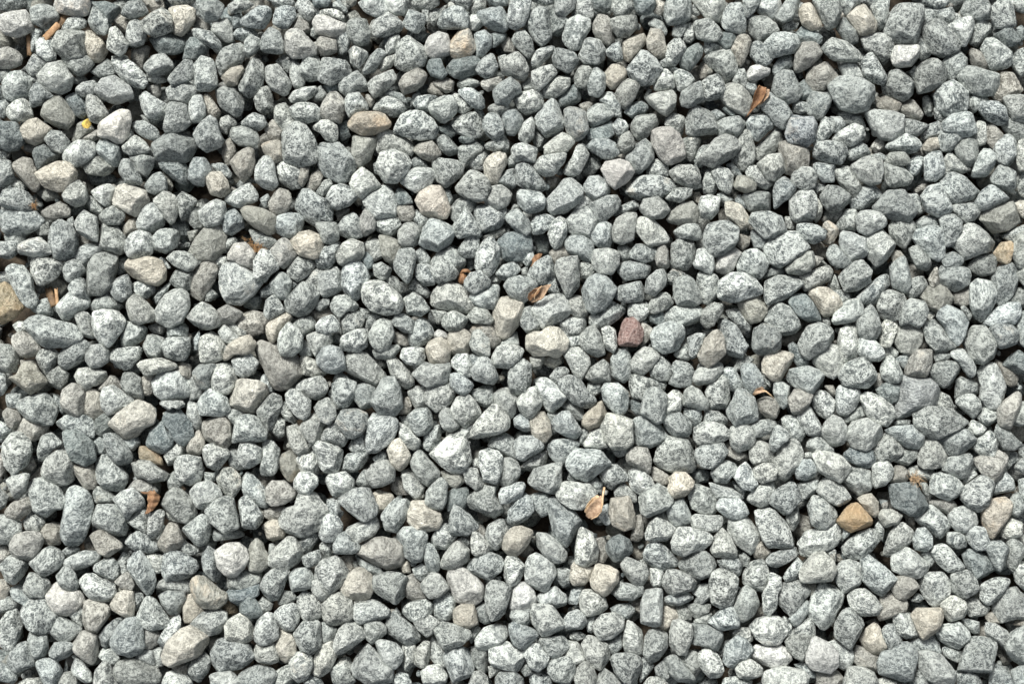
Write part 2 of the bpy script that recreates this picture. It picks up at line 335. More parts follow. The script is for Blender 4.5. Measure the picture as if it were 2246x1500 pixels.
STONES = """
r1452,248 455,237 458,232 462,232 467,236 470,241 469,249 465,253 453,252
o1254,91 256,87 263,82 274,82 284,83 287,88 283,94 273,98 261,99 257,97
o1611,379 617,373 626,367 632,373 637,379 637,385 629,386 622,389 616,385
o1-3,209 4,207 9,211 14,220 17,224 10,232 2,236 -3,235
c1304,147 307,140 314,136 323,137 326,144 329,152 326,159 318,160 309,156
w1386,246 391,243 396,243 405,236 410,241 415,249 414,255 407,262 401,259 390,261 386,255
b2171,240 176,230 184,228 192,230 195,235 194,242 184,245 174,243
g1139,184 144,174 150,167 160,165 165,172 164,182 158,190 146,189 140,187
c1119,479 123,469 131,461 138,458 146,462 153,468 151,474 145,480 138,484 128,487 121,484
c181,442 86,434 92,431 97,433 98,442 97,451 92,451 84,447
c1718,370 721,366 735,364 739,368 739,377 733,383 729,392 726,396 723,392 719,382
o1727,185 732,178 739,177 743,183 740,191 735,193 729,190
g1540,221 545,216 554,215 560,222 560,229 555,235 549,236 542,230
g1673,217 678,210 685,208 691,211 696,218 694,223 687,229 678,225
b1591,54 595,47 607,45 610,50 614,56 606,61 603,65 594,66 590,61
b1510,258 514,250 521,243 526,241 529,248 530,258 524,264 518,268 513,265
w1440,124 443,119 453,117 459,119 463,126 459,132 450,138 445,134
l1477,96 482,94 490,94 496,99 500,107 500,115 494,119 488,120 482,114 477,105
m1575,98 577,90 580,84 587,86 594,86 597,91 595,103 588,109 585,105 577,104
c180,310 87,302 100,293 108,296 116,302 115,308 105,313 100,318 92,320 85,315
g1140,422 147,420 153,425 160,431 165,434 164,440 158,445 148,444 142,438 139,428
c1298,372 302,367 311,367 321,374 323,380 320,386 306,389 299,381
c1329,31 334,24 342,22 346,24 348,35 344,40 334,43 330,41
b1184,258 187,252 192,250 196,252 204,252 208,260 217,260 221,265 221,273 213,281 207,289 202,287 196,275 192,267
w1-4,9 8,9 18,8 22,14 23,20 18,25 12,27 4,25 0,20
c1361,225 367,218 374,217 382,220 382,228 379,237 373,245 368,247 362,244 361,235
c1445,373 447,365 460,363 464,376 464,385 456,387 448,383
c1527,154 528,148 534,147 542,151 547,158 548,167 543,169 537,162 531,158
d1650,356 657,354 670,353 673,358 679,366 680,372 673,377 665,376 654,370 651,363
m1661,276 667,274 677,276 685,283 689,289 686,297 676,298 667,303 660,308 654,303 654,295 658,288
m169,67 74,58 84,56 91,61 100,66 99,71 92,73 86,76 76,74 69,69
g254,98 58,90 64,88 69,97 64,100 58,104 53,103
l1203,378 208,372 216,370 218,362 230,361 235,368 239,372 238,380 232,387 224,391 215,392 206,387
m144,392 46,380 48,370 48,361 53,356 60,357 65,363 67,370 65,382 61,393 54,400 47,398
m117,232 21,230 30,231 42,235 52,237 59,244 58,248 48,253 35,254 27,250 20,241
m1591,448 594,437 600,427 607,425 614,430 617,436 616,442 611,447 609,457 606,465 597,466 596,457
m1669,301 673,297 687,298 700,300 709,306 708,309 700,313 686,320 677,319 670,312
m1206,98 213,92 218,89 222,91 229,101 232,110 231,118 221,121 218,122 208,117 206,107
m1648,21 652,9 656,4 665,4 674,5 675,13 673,25 668,32 659,33 654,29 648,26
m1606,62 613,57 623,56 632,60 638,64 639,73 634,80 626,82 615,79 610,72
m1477,336 481,326 488,320 495,320 503,322 508,331 509,338 507,344 503,345 491,344 483,341 477,337
m1231,110 236,104 244,103 251,108 258,116 261,122 255,131 248,133 238,128 232,119
l1161,200 164,195 172,192 180,197 192,205 185,215 176,222 167,222 162,212
b1261,402 269,394 280,393 290,395 295,398 296,405 292,414 285,417 275,413 266,410
l1553,374 556,370 562,370 569,376 575,382 578,392 580,400 574,402 564,402 558,394 554,383
l1257,487 260,480 268,471 274,476 281,485 287,488 286,500 278,502 266,498 259,494
m1701,491 704,481 709,467 714,464 719,466 728,469 728,474 725,484 723,494 716,494 708,491
m1400,367 407,363 414,369 421,376 425,382 422,391 420,397 415,400 409,397 405,390 403,381
l1315,332 323,324 330,318 337,317 342,324 344,336 339,345 331,346 322,340 318,336
m1642,486 646,477 652,476 657,471 664,470 669,474 671,482 667,494 662,499 652,496 644,494
m1111,109 114,102 120,99 134,97 141,100 143,109 139,116 134,118 122,117 117,119 113,114
l1265,214 268,204 274,203 284,209 292,216 294,222 292,228 283,230 272,227 267,221
m1215,146 217,137 224,138 235,144 241,149 244,156 244,161 238,163 230,165 222,160 216,153
m162,203 66,193 70,187 76,185 85,188 85,194 83,202 83,209 75,215 64,215 62,209
l1315,215 322,208 328,205 337,209 346,219 347,225 343,229 331,227 320,225 314,222
m1155,476 160,468 167,467 180,471 186,480 180,487 160,490 156,484
m1559,182 564,174 574,170 581,170 587,175 591,182 585,187 580,190 571,195 564,192
l1113,229 117,220 124,212 131,209 137,215 138,226 133,235 124,239 115,235
w1327,423 329,416 335,413 341,417 348,422 353,428 353,436 350,440 342,442 334,439 330,431
m1415,336 421,329 432,329 442,330 448,336 449,340 438,345 430,351 422,349 415,342
m120,354 24,351 32,350 42,356 48,365 46,371 40,372 33,378 26,374 23,364
l1525,214 527,204 535,200 543,199 551,203 557,208 556,215 545,218 535,221 527,219
m1456,136 460,131 471,129 482,129 492,132 496,135 492,139 483,144 473,148 461,144
m182,489 86,484 96,482 106,483 112,487 117,493 115,498 106,500 92,500 84,496
l1697,180 701,170 708,164 715,165 723,172 728,178 726,183 717,185 706,190 702,184
c1169,290 173,279 178,277 189,278 194,282 195,290 190,295 186,302 176,300 169,295
l1389,226 396,219 405,215 411,216 417,221 418,226 414,232 405,238 400,242 394,236
m1639,152 643,147 649,140 659,139 664,144 670,151 668,159 663,163 653,160 643,157
m1287,92 292,85 300,82 309,82 316,88 320,94 317,101 307,102 295,99 288,96
l1582,395 590,389 600,386 607,382 613,385 614,394 611,399 600,403 592,407 587,409 585,399
l1270,308 273,303 282,303 292,307 292,313 284,324 276,330 269,330 268,321
l1530,379 538,379 546,376 551,382 555,387 555,394 552,403 547,407 542,402 536,394 532,387
b1140,205 143,195 148,190 157,190 162,195 160,202 152,212 146,222 142,225 139,220
l1252,265 255,258 262,256 268,259 273,264 281,273 281,278 275,283 269,281 261,276 253,271
m1675,19 679,16 687,15 692,19 701,31 700,37 689,41 681,38 676,28
m1515,171 518,165 524,162 533,163 539,167 539,175 535,182 525,187 518,185 515,177
m181,467 86,459 93,452 99,452 103,457 105,472 101,477 94,480 88,478 81,472
l1671,478 679,476 688,479 694,486 700,494 698,500 689,501 678,496 672,487
m1630,407 634,405 639,409 647,415 654,422 654,425 649,434 646,437 639,432 631,424
m1686,132 691,127 698,127 705,130 716,132 719,136 714,144 703,148 696,148 689,140
l1400,146 407,138 412,130 417,129 424,135 426,138 424,147 414,155 405,157 401,152
g1716,159 719,155 729,151 741,148 745,153 747,161 737,168 726,170 718,165
l1343,319 345,313 354,302 360,296 367,298 372,305 372,313 364,317 359,318 354,324 346,323
m1523,236 526,232 533,232 537,237 541,243 545,251 552,257 550,262 539,261 529,258 529,249 525,243
m1426,212 430,205 436,201 443,203 450,211 447,219 442,225 434,229 428,225 427,220
l1716,273 719,267 726,265 731,271 735,283 733,291 729,298 723,298 717,291 718,283
m13,325 9,316 15,316 22,323 23,330 19,339 10,348 4,340 2,331
m113,298 16,292 25,289 33,288 40,294 41,300 38,310 31,310 19,306
m1705,250 708,244 712,239 719,239 726,247 728,256 726,262 718,267 710,263
m1-2,155 8,153 18,152 25,155 31,161 29,166 17,172 5,170 -2,166
m136,173 39,164 45,161 51,164 55,171 56,178 53,188 47,190 40,188 36,181
m1519,428 520,419 527,416 535,418 539,424 538,432 535,441 525,444 520,442
l1492,392 497,386 504,386 515,389 521,393 521,398 515,402 506,403 499,407 493,404 490,400
m1701,57 705,50 709,48 719,52 731,55 731,60 727,69 719,70 709,67
l131,343 35,335 45,327 51,330 54,345 53,352 45,354 34,351 31,347
m166,381 70,370 78,369 86,370 90,377 93,386 91,392 85,393 76,388 67,384
m1611,459 612,449 619,445 626,446 631,454 631,461 627,470 624,475 616,469 611,465
l1246,364 250,360 264,357 270,358 276,370 275,376 267,381 261,378 254,372
c192,195 94,190 100,187 110,188 118,191 121,197 120,204 115,208 108,207 96,202 92,199
m1340,368 344,361 352,355 362,356 362,363 366,369 369,374 361,380 356,381 352,375 344,372
l1111,280 117,273 130,272 135,277 139,284 137,290 127,293 119,292 113,287
l1440,312 444,303 452,303 462,308 462,323 456,328 448,328 442,320
l168,238 69,229 76,227 86,228 91,234 89,241 80,253 73,251 69,245
m115,446 21,439 32,437 36,445 41,451 39,457 34,462 28,462 20,458
m1273,422 282,419 295,418 298,425 295,432 297,439 290,442 284,438 276,434 273,429
m1684,70 687,64 696,60 702,63 707,68 707,78 703,84 693,85 686,79
l1384,414 387,407 392,405 399,408 405,413 406,419 402,426 400,431 395,433 390,430 385,424
m170,337 74,332 80,333 86,340 93,348 92,355 87,359 78,358 70,349
m1614,274 619,266 627,262 635,262 640,268 640,278 635,283 627,283 617,281
l1566,338 569,329 574,323 581,321 587,327 587,333 581,345 574,352 569,350 568,344
l1266,147 272,139 281,134 287,140 290,150 288,159 280,162 274,159 269,153
l1231,416 235,410 246,407 250,411 254,419 251,426 240,435 236,432 231,423
m1117,369 122,361 129,356 133,359 143,368 145,374 138,382 129,380 120,372
m1273,290 277,283 280,277 288,276 292,284 293,290 294,297 289,303 278,303 272,295
c127,127 34,122 42,119 50,119 55,126 54,133 49,139 42,140 33,137
m1119,407 122,403 130,403 138,407 144,411 144,416 137,422 130,424 122,424 118,416
l1324,479 327,474 336,473 342,475 345,483 346,490 342,496 336,498 331,500 328,492
w134,434 38,428 42,425 46,430 50,432 57,432 61,439 56,445 48,450 44,450 37,446 34,440
m193,410 97,404 103,403 108,410 112,418 114,427 112,434 107,435 101,430 95,419
l1633,83 639,81 653,82 660,85 659,98 653,103 644,101 638,94
m1289,40 292,31 298,27 305,31 311,35 312,42 309,48 299,52 292,50 289,47
l1726,445 728,437 736,431 744,430 749,437 755,444 751,451 739,452 733,454 728,452
m1355,438 356,429 360,425 368,427 374,430 372,437 369,446 369,454 365,458 360,457 358,450 356,444
l1634,174 637,169 646,168 652,174 655,179 651,187 647,194 641,197 636,193
d1363,179 368,172 377,170 387,170 389,179 389,185 382,190 372,191 366,187
l1593,264 596,255 602,251 611,253 615,263 616,273 611,278 606,277 599,270
c183,146 85,137 89,134 98,137 106,140 109,148 104,155 99,158 91,154 84,150
m1308,174 310,167 314,161 322,161 330,165 332,170 329,178 322,184 311,181 307,178
l1516,110 523,102 530,99 537,102 541,107 538,113 531,118 523,123 516,120 510,118
l1652,413 653,407 662,400 669,404 676,409 681,414 678,419 669,422 659,420 653,417
w1158,403 166,398 174,397 180,402 182,408 178,415 172,421 166,421 160,414
l1583,422 589,412 595,405 602,404 609,410 611,417 607,424 599,425 587,425
m1667,173 669,169 681,165 687,166 690,172 690,187 686,190 677,187 671,179
m1462,309 467,304 475,305 482,310 487,317 488,319 483,323 475,327 465,325 463,317
m1532,300 536,293 539,285 544,285 551,291 554,299 554,306 547,309 538,311 533,305
l1703,360 707,355 718,348 725,352 727,358 724,367 716,374 710,372 704,365
m1584,250 591,239 599,236 607,240 611,248 609,252 599,257 592,262 587,259 585,254
m1560,228 564,224 571,222 577,225 583,234 585,240 581,245 571,245 565,239 560,235
l1407,361 412,353 418,352 430,354 436,360 434,365 425,372 417,371 410,366
l1250,197 256,192 262,191 268,197 270,203 265,210 265,219 256,220 251,214
c1249,429 254,421 261,415 267,415 273,424 273,432 269,437 260,438 251,434
l1236,442 243,435 250,433 256,437 258,445 258,451 252,456 243,457 237,452
m1281,458 285,451 288,447 294,452 302,458 310,464 312,467 306,471 296,472 288,466 283,462
l1276,120 279,112 287,110 297,114 300,119 298,125 290,133 281,133 277,127
l1390,442 397,442 405,443 408,449 414,456 413,460 405,463 397,465 390,456 389,450
m1476,245 479,240 487,235 493,235 499,239 500,247 496,255 485,258 478,254
l1620,315 624,309 634,306 642,311 645,318 641,325 633,329 623,326 620,321
m1457,53 464,44 469,38 473,39 479,44 484,51 481,56 477,61 468,62 463,59
m1151,373 158,366 165,363 170,365 173,378 174,385 164,389 154,381
m1514,43 519,38 524,36 534,36 538,42 539,54 535,60 532,61 527,56 523,51 517,47
w1589,478 594,467 597,466 607,471 612,477 612,486 606,491 595,489 590,484
l1356,480 359,474 367,469 372,470 376,474 382,474 383,482 380,490 370,489 360,486
m1616,400 621,395 629,389 637,384 642,389 643,395 637,402 631,407 624,409 617,405
l1672,424 679,419 689,419 693,424 695,430 691,440 684,444 679,440 674,432
m1710,209 715,205 724,207 728,212 727,221 723,230 718,235 713,232 710,222
m1725,201 731,195 739,193 743,199 743,209 739,216 732,223 727,218
m1209,220 215,213 221,207 228,208 233,214 231,222 226,229 218,231 210,227
l1196,408 202,400 210,393 215,393 219,400 221,407 217,412 210,416 202,416 197,412
d1119,308 122,300 129,297 136,305 144,315 140,321 135,325 129,323 124,314
m1574,274 577,270 591,268 598,271 604,278 600,284 595,288 587,287 577,279
m1288,392 295,386 302,385 310,388 312,393 309,403 309,410 302,411 296,407 295,398 289,396
l1406,193 410,189 420,186 423,191 423,201 423,211 419,217 414,216 410,207 406,199
w172,92 80,86 88,81 94,82 96,88 94,95 93,102 88,106 80,101 72,99
m1559,215 560,206 569,202 579,202 585,203 587,207 581,213 573,219 560,223
m1671,48 677,44 682,43 687,47 692,54 690,60 681,66 672,68 670,60
m1170,316 175,305 182,303 187,304 191,311 195,316 193,322 187,324 176,322 169,324
m1191,322 196,318 202,318 204,329 203,343 200,351 192,353 189,351 191,341 193,333
l1578,145 583,140 593,139 596,144 597,153 595,161 587,164 579,160 578,153
m1716,33 719,29 726,28 732,33 742,39 741,45 733,52 726,52 721,42
m1500,91 505,81 511,76 514,77 521,85 524,97 517,98 506,99 500,96
l1568,432 575,426 585,424 591,428 592,433 585,441 579,450 573,445 568,438
l1392,86 396,79 403,73 407,75 412,88 411,96 403,100 400,101 393,93
l1549,458 554,453 561,451 569,451 574,456 575,462 569,470 559,470 553,466
d146,316 55,313 62,318 68,324 69,336 62,340 53,336 47,325
m1215,463 222,454 230,454 234,456 235,467 234,476 228,479 220,476 217,470
m1387,350 391,343 402,340 410,338 410,357 405,361 392,357 387,353
l128,56 35,47 44,45 49,52 53,57 50,65 44,68 38,67 30,61
m1675,238 679,233 684,233 690,241 699,253 697,258 687,259 677,250
m1669,378 676,370 683,370 691,377 694,384 693,392 689,396 681,389 672,383
m1496,410 501,407 508,402 515,403 521,408 523,414 519,420 512,423 504,420 498,415
l1348,190 350,180 356,173 361,176 365,182 365,191 361,201 357,204 352,199 348,196
m15,198 9,194 17,195 23,203 24,212 27,218 26,223 20,224 15,219 10,210
m1642,66 649,60 651,53 659,51 665,55 669,63 668,68 661,74 652,70 645,69
m1277,379 284,370 292,362 299,362 300,368 297,378 290,388 280,386
m1467,364 475,357 481,354 489,359 493,365 487,372 475,378 469,374
l1469,442 471,432 476,429 484,432 484,442 483,455 477,458 469,456
m1386,9 394,5 400,5 402,14 403,27 396,34 390,28 386,20
l157,425 62,420 69,420 74,424 82,426 84,432 83,439 79,440 69,438 62,435
m1171,365 175,360 180,361 188,371 193,380 190,388 178,388 175,375
l1421,402 423,390 427,382 431,384 434,392 438,404 436,410 429,414 421,411
m10,455 5,447 13,446 17,454 14,464 10,475 2,474 -3,468
m1155,65 162,62 171,63 176,69 180,76 180,82 172,85 163,79 157,72
m10,65 5,55 16,52 23,60 23,66 18,72 11,74 1,71
m138,31 42,24 52,22 60,23 62,30 63,38 60,41 48,44 40,37
m1408,278 414,274 424,276 428,284 435,291 434,296 428,298 419,294 410,285
l1629,290 635,287 643,290 652,297 654,304 648,311 639,309 634,303
g129,84 35,72 43,70 48,76 53,83 53,88 48,94 40,92
m1548,162 551,155 563,155 571,159 574,167 575,170 570,173 559,174 553,168
b1148,316 149,308 156,304 164,305 168,310 169,322 165,327 157,325 150,321
m1245,310 251,299 260,299 269,303 269,310 264,317 255,322 252,316
m1613,204 617,198 625,192 631,191 637,198 635,204 637,206 627,212 616,213
l195,339 99,336 108,336 115,342 125,348 125,353 120,357 113,354 105,349 98,350
m1376,124 378,118 384,114 390,119 393,125 399,133 398,138 394,140 384,139 378,134
l1146,256 146,243 153,241 158,244 167,254 166,260 155,265 147,264
l1389,392 394,390 400,390 405,394 411,400 417,407 417,412 412,414 406,412 399,406 391,400
m1550,250 552,241 558,237 565,239 570,245 570,254 565,259 555,259 551,255
l1645,404 649,392 656,383 661,383 667,388 669,394 664,399 656,405 650,408 645,406
l1558,491 561,488 575,488 587,490 592,497 589,508 559,506
m1685,232 689,223 696,224 703,228 707,235 705,245 700,252 694,247 691,239
b1565,111 570,105 577,103 585,106 591,112 590,122 581,128 574,126 570,113
d1703,407 708,402 716,402 723,407 726,414 729,417 724,421 715,425 711,422 708,415
m1471,405 474,399 478,395 484,398 490,403 496,409 495,415 489,417 480,416 473,412
w1549,480 553,472 562,471 569,470 576,476 578,482 573,486 565,488 553,483
m1334,137 339,130 344,125 350,126 356,130 358,137 355,145 349,147 341,144 335,140
m1175,60 180,48 183,43 189,42 192,46 193,56 191,63 186,69 182,71 176,66
l1415,161 420,155 430,151 436,153 438,161 436,169 430,174 420,172 415,167
l1229,327 233,323 246,326 251,330 250,338 246,345 239,347 234,341
l1526,70 531,62 535,61 541,63 547,68 551,75 548,83 543,84 532,78
g14,277 13,274 18,264 26,265 28,272 34,279 27,285 22,288 15,283
m1565,66 567,56 573,52 579,53 583,62 586,69 582,74 575,76 568,73
m1563,365 568,357 577,352 584,355 586,363 580,371 574,377 569,372 564,369
m1142,99 147,89 153,85 158,88 160,96 163,103 161,107 151,111 145,106
c1558,266 560,260 565,257 575,256 580,257 579,265 575,271 571,278 565,278 558,272
m1429,234 434,229 447,221 454,220 459,224 457,229 449,235 442,240 434,241 430,238
l122,193 24,188 35,189 44,192 46,196 40,203 32,208 26,208 22,201
b18,398 12,391 20,389 28,390 31,395 28,403 22,410 14,410 9,405
m1447,482 450,479 460,478 468,481 469,488 465,500 457,499 450,491
l1613,250 615,239 619,237 625,238 628,247 629,254 624,264 619,266 614,261
l181,41 87,40 98,47 106,55 107,60 104,66 98,65 90,59 85,52
b1713,335 719,333 727,335 731,328 736,329 737,338 733,348 727,352 719,348 714,341
m1529,484 531,472 539,465 546,468 552,476 548,482 541,484 538,490 533,489
m1100,452 104,442 108,436 113,439 118,446 124,454 122,458 110,460 103,457
c1667,450 671,445 681,445 690,445 691,449 686,457 684,462 678,467 674,466 670,457
l1186,191 191,183 198,184 203,190 203,197 197,201 194,207 189,214 184,211 186,201
m1686,323 691,316 699,313 706,314 713,321 710,326 702,332 694,332
m1616,346 620,342 629,341 636,345 638,353 635,359 627,362 620,357 615,352
l1611,417 616,411 622,410 629,412 630,420 628,430 621,434 617,433 612,425
l1612,174 615,169 621,169 628,173 634,174 635,183 629,190 623,192 616,183
m1674,144 679,137 687,135 693,142 696,149 694,155 686,158 678,154
l1275,102 278,96 283,95 290,98 299,103 302,109 300,114 292,111 283,111 278,113 275,108
m1491,185 491,179 499,174 506,176 509,183 509,189 502,198 496,198 492,194
m172,167 74,161 80,162 86,167 91,173 91,183 85,187 78,185 73,180
l1330,299 334,291 342,288 349,295 352,302 350,306 340,312 333,308
m1144,293 150,285 155,285 167,292 168,299 162,304 146,303
l1245,468 248,460 255,454 262,457 267,459 266,466 260,471 250,478 247,479 244,474
l1258,444 261,440 270,438 278,441 284,446 284,451 278,454 268,457 261,454 258,450
m1341,415 347,408 357,404 365,407 368,411 366,417 357,424 350,421 342,418
m1555,79 561,72 563,68 568,73 576,76 580,83 578,91 572,94 567,91 561,83
m1103,14 110,8 117,5 123,9 126,15 125,22 119,25 112,27 105,22
l1653,248 656,239 662,236 669,237 674,242 673,251 667,259 659,257
m1558,32 566,25 574,24 582,26 585,33 582,38 574,40 565,42 560,38
m1493,209 496,203 502,201 507,204 511,212 513,220 507,224 496,223 493,217
m1539,194 543,185 551,182 558,184 562,191 560,198 555,204 548,200 540,198
l1413,81 421,77 427,79 429,86 430,95 425,102 420,103 415,97 413,90
m1591,370 595,363 599,363 607,368 612,375 609,383 601,387 594,383
b1207,32 210,25 213,22 220,22 226,29 231,34 231,39 222,42 214,42 208,37
l1508,313 511,310 519,308 528,311 534,316 533,320 527,323 519,326 511,325 508,321
m1142,48 147,42 156,44 158,52 160,61 153,66 145,66 142,58
m1412,26 415,16 422,12 431,15 431,22 427,28 423,38 417,36 412,30
l1425,469 431,465 438,467 446,472 447,477 444,483 439,489 434,487 428,480 427,474
m1318,456 324,455 334,457 343,461 344,465 337,471 326,474 321,470 318,462
l1302,273 311,265 317,267 324,266 328,263 329,271 327,279 314,283 308,280
b162,440 68,438 76,441 80,445 79,450 70,463 64,462 61,454
m1684,462 688,455 694,454 701,455 708,462 708,469 701,474 694,472 688,468
m1469,302 471,289 475,283 482,284 487,289 487,299 485,307 480,309 473,304
m1642,224 645,215 652,211 661,214 663,218 659,225 657,233 649,235 643,230
l1623,121 631,116 637,114 644,117 645,126 643,134 636,135 629,131 624,127
l1162,460 168,453 175,449 180,452 185,459 185,466 180,470 170,468 162,464
m1600,34 609,28 619,31 627,38 631,44 623,45 609,44 603,40
l1153,277 157,267 167,266 171,271 173,280 167,287 158,288 154,284
l1630,28 633,26 643,25 654,29 654,34 649,46 647,47 640,41 633,36
m1681,355 683,346 689,345 699,350 704,356 701,362 695,366 687,363 681,360
m1194,421 199,417 207,416 211,418 209,424 206,432 203,438 196,440 191,436 191,427
c1212,175 218,170 226,169 233,172 236,179 233,188 229,189 219,186 214,180
l1672,333 675,323 679,319 685,322 689,329 693,337 691,340 682,342 675,342 672,339
m1503,360 505,354 510,354 519,358 523,365 524,373 521,376 513,375 506,371
l1464,167 465,162 469,159 477,161 484,167 489,173 487,177 475,181 470,175
l1492,454 497,453 506,457 506,464 502,478 495,478 490,472 490,462
m1638,330 641,321 647,317 653,316 657,321 660,325 659,332 653,336 644,338 639,334
l1485,424 488,417 495,417 505,421 509,427 507,432 498,434 488,434 484,429
m1372,273 376,265 382,263 388,267 388,279 386,285 381,289 374,287 372,280
m141,310 49,304 57,303 65,304 69,311 68,320 60,319 50,316 45,314
m1329,90 335,84 345,81 350,85 354,95 352,99 344,101 335,97
l1140,456 148,448 158,445 165,448 166,454 160,462 152,464 142,458
l1292,130 295,126 305,123 315,123 318,129 314,136 303,141 295,136
m1686,200 689,195 698,193 707,195 709,202 707,208 699,213 691,210 687,206
l1311,289 313,283 324,279 331,282 333,287 330,294 322,299 319,301 312,295
m1300,336 303,330 308,330 316,339 321,345 320,352 314,356 307,351 302,343
m1516,287 520,279 527,274 532,277 533,291 530,299 522,300 518,295
m1188,301 193,292 198,288 205,289 206,296 202,306 199,315 194,315 191,311
l1621,436 625,431 633,431 639,436 645,444 642,449 632,450 626,447 622,442
l1351,331 357,328 364,330 367,334 367,343 363,353 354,351 351,341
m1147,405 150,396 154,394 158,399 159,410 164,420 162,427 155,424 149,416
l1595,334 599,328 607,330 615,334 622,342 618,347 614,352 605,348 599,344
m1234,49 236,43 247,43 254,44 257,53 250,58 242,62 236,60 233,58
l174,290 76,284 83,282 89,286 97,291 95,296 86,301 79,303 75,299
m1472,466 475,461 483,460 488,463 488,472 482,482 476,485 471,478
m1123,77 128,74 136,77 138,86 139,90 133,96 122,97 120,94
l1128,339 131,334 137,333 146,335 148,344 146,351 139,354 130,349
l1556,448 557,436 562,426 563,418 569,418 572,424 571,430 568,434 568,444 562,451
g428,205 45,199 52,207 45,217 36,213
d4390,174 398,171 404,178 402,185 393,185 389,180
d463,129 82,128 85,133 72,136 65,134
d4669,120 675,124 671,134 663,140 665,130
b4583,376 591,378 595,387 589,390 584,386
o4169,490 176,484 184,480 188,484 180,488 172,494
m4420,430 414,430 406,422 409,416
b4596,180 605,181 605,189 597,189
d4665,440 676,440 679,445 667,447
o4589,113 595,110 597,117 589,122
g49,110 16,109 20,115 10,117
b4728,476 734,476 739,486 734,486
d4514,74 521,73 524,79 517,82
g4222,165 229,166 232,171 222,169
b4258,476 264,470 268,471 262,478
b4632,455 639,452 644,455 637,457
b4559,62 565,58 565,66 560,64
b4246,106 256,108 257,113 252,110
b3530,325 535,323 543,331 547,331 547,337 540,339 531,335
b397,36 107,34 114,38 106,44 104,51 97,47
m3425,128 431,113 437,115 439,122 431,130
d3125,165 133,161 138,165 138,173 132,175 126,170
d3179,215 190,215 191,221 187,227 179,224
m3400,243 406,245 394,255 388,243
g3-3,22 3,24 9,29 9,33 2,35 -3,34
m3350,175 360,169 368,165 369,171 362,175 356,179
b3510,50 513,46 519,47 523,53 518,58 512,58
d3505,345 511,343 518,345 517,353 510,355 507,351
g340,95 52,93 58,87 60,90 54,98 51,103
b3567,250 577,245 587,242 587,248 575,253
b3227,228 239,225 243,230 237,235 230,235
m3603,154 617,153 616,159 609,163 603,160
m385,189 93,186 93,197 88,202 84,197
b3105,0 118,-1 120,6 113,10 108,5
m3390,102 392,94 400,101 397,109 392,110
b3286,351 292,349 296,357 299,361 290,361 286,357
b3249,407 258,406 260,413 256,420 252,416
g327,141 33,137 40,140 44,145 34,147
b383,15 88,10 95,15 92,24 86,20
d3247,90 254,88 255,98 257,99 250,103 247,96
b3398,130 404,128 410,132 408,137 399,138
b3140,20 144,12 153,19 152,24 141,21
o3163,442 168,438 173,444 173,449 167,450 163,447
b3108,62 118,61 117,70 114,72 108,67
m3673,73 679,70 682,76 681,83 677,84 675,78
b3637,108 641,102 647,103 648,110 641,112
b3366,32 372,28 377,35 376,39 369,38
b3540,47 545,41 552,45 547,49 545,55
b3152,466 162,466 160,474 154,476
b3364,422 358,428 354,430 354,424 349,418
b3108,239 116,236 122,239 118,244 111,243
m3737,331 743,331 745,337 737,343
g3118,121 124,130 128,136 124,140 120,131
m350,58 62,55 64,58 60,61 52,62
b3381,400 386,398 390,402 384,407 380,406
d3302,27 307,24 314,25 310,31 303,30
b3245,155 255,153 254,159 248,162
m3341,187 346,188 348,195 342,199
b3463,439 469,438 469,449 463,446
b3662,375 669,378 669,387 663,383
b3669,138 674,135 681,135 676,141 670,141
b3505,141 511,141 513,144 512,150 507,147
b317,104 26,106 24,112 18,110
m342,354 52,353 50,361 48,361
b322,350 30,341 32,350
m3499,239 507,238 507,243 501,246
b326,209 33,207 34,213 28,215
b3611,399 616,409 622,410 614,412 611,409
b3672,116 667,113 673,108 677,114
m3243,246 248,244 250,250 244,253
m3528,470 534,467 531,472 529,480 526,478
b364,361 70,355 70,363 67,366
b342,288 47,280 53,280 46,287
d3643,365 649,366 651,372 645,371
m383,480 96,481 92,484 86,484
m3513,241 524,241 524,244 517,245
m3389,278 396,275 400,273 392,281 388,283
b362,398 66,396 70,402 62,402
b3450,115 455,113 458,117 454,119 450,118
m3725,170 732,172 732,178 727,175
b3672,251 675,245 678,253 675,255
b354,484 50,487 48,478 52,480
m3130,179 138,177 139,180 132,182
b3455,282 460,286 461,291 455,287
g3597,193 601,190 605,194 596,195
m3720,313 725,312 724,317 719,317
m3403,425 406,422 409,426 407,429
b3731,363 739,360 741,363 735,364
d3629,216 624,215 629,211
b3507,321 511,326 509,329
b3333,438 338,441 334,443
l2347,155 354,149 361,153 370,151 370,159 364,167 355,170 349,162
m2166,422 177,417 191,419 192,426 185,430 174,432 166,430
m2535,116 539,105 543,97 548,97 551,110 551,117 543,124 537,121
b2641,449 644,444 644,437 652,434 659,437 662,440 661,446 654,449 652,455 646,455
m2176,351 180,346 186,348 192,354 195,361 194,369 188,369 180,363
d2110,28 123,24 136,30 134,37 128,39 118,40 113,34
b2725,261 731,257 739,261 735,269 745,275 745,283 739,287 734,281 729,269
m2743,237 749,229 757,235 755,257 747,256 745,243
b2729,62 733,52 739,53 743,60 747,66 739,71 732,74 726,70
m2316,442 322,434 329,432 333,438 331,450 325,455 318,450
m2551,112 553,107 561,100 568,93 573,98 573,103 565,112 556,117
m2242,490 248,481 254,478 257,484 256,492 260,498 254,502 244,498
m2689,47 694,40 703,38 708,43 707,49 701,57 696,60 693,56 691,50
m2622,144 631,137 638,136 644,142 642,148 632,153 622,151
m265,225 70,218 78,214 86,221 90,224 86,229 76,229 68,229
b213,310 19,306 36,311 32,318 25,322 19,321 13,315
c2202,468 204,461 212,462 216,470 216,477 209,483 203,479 201,472
m2117,436 124,432 135,434 136,440 130,449 122,449 118,442
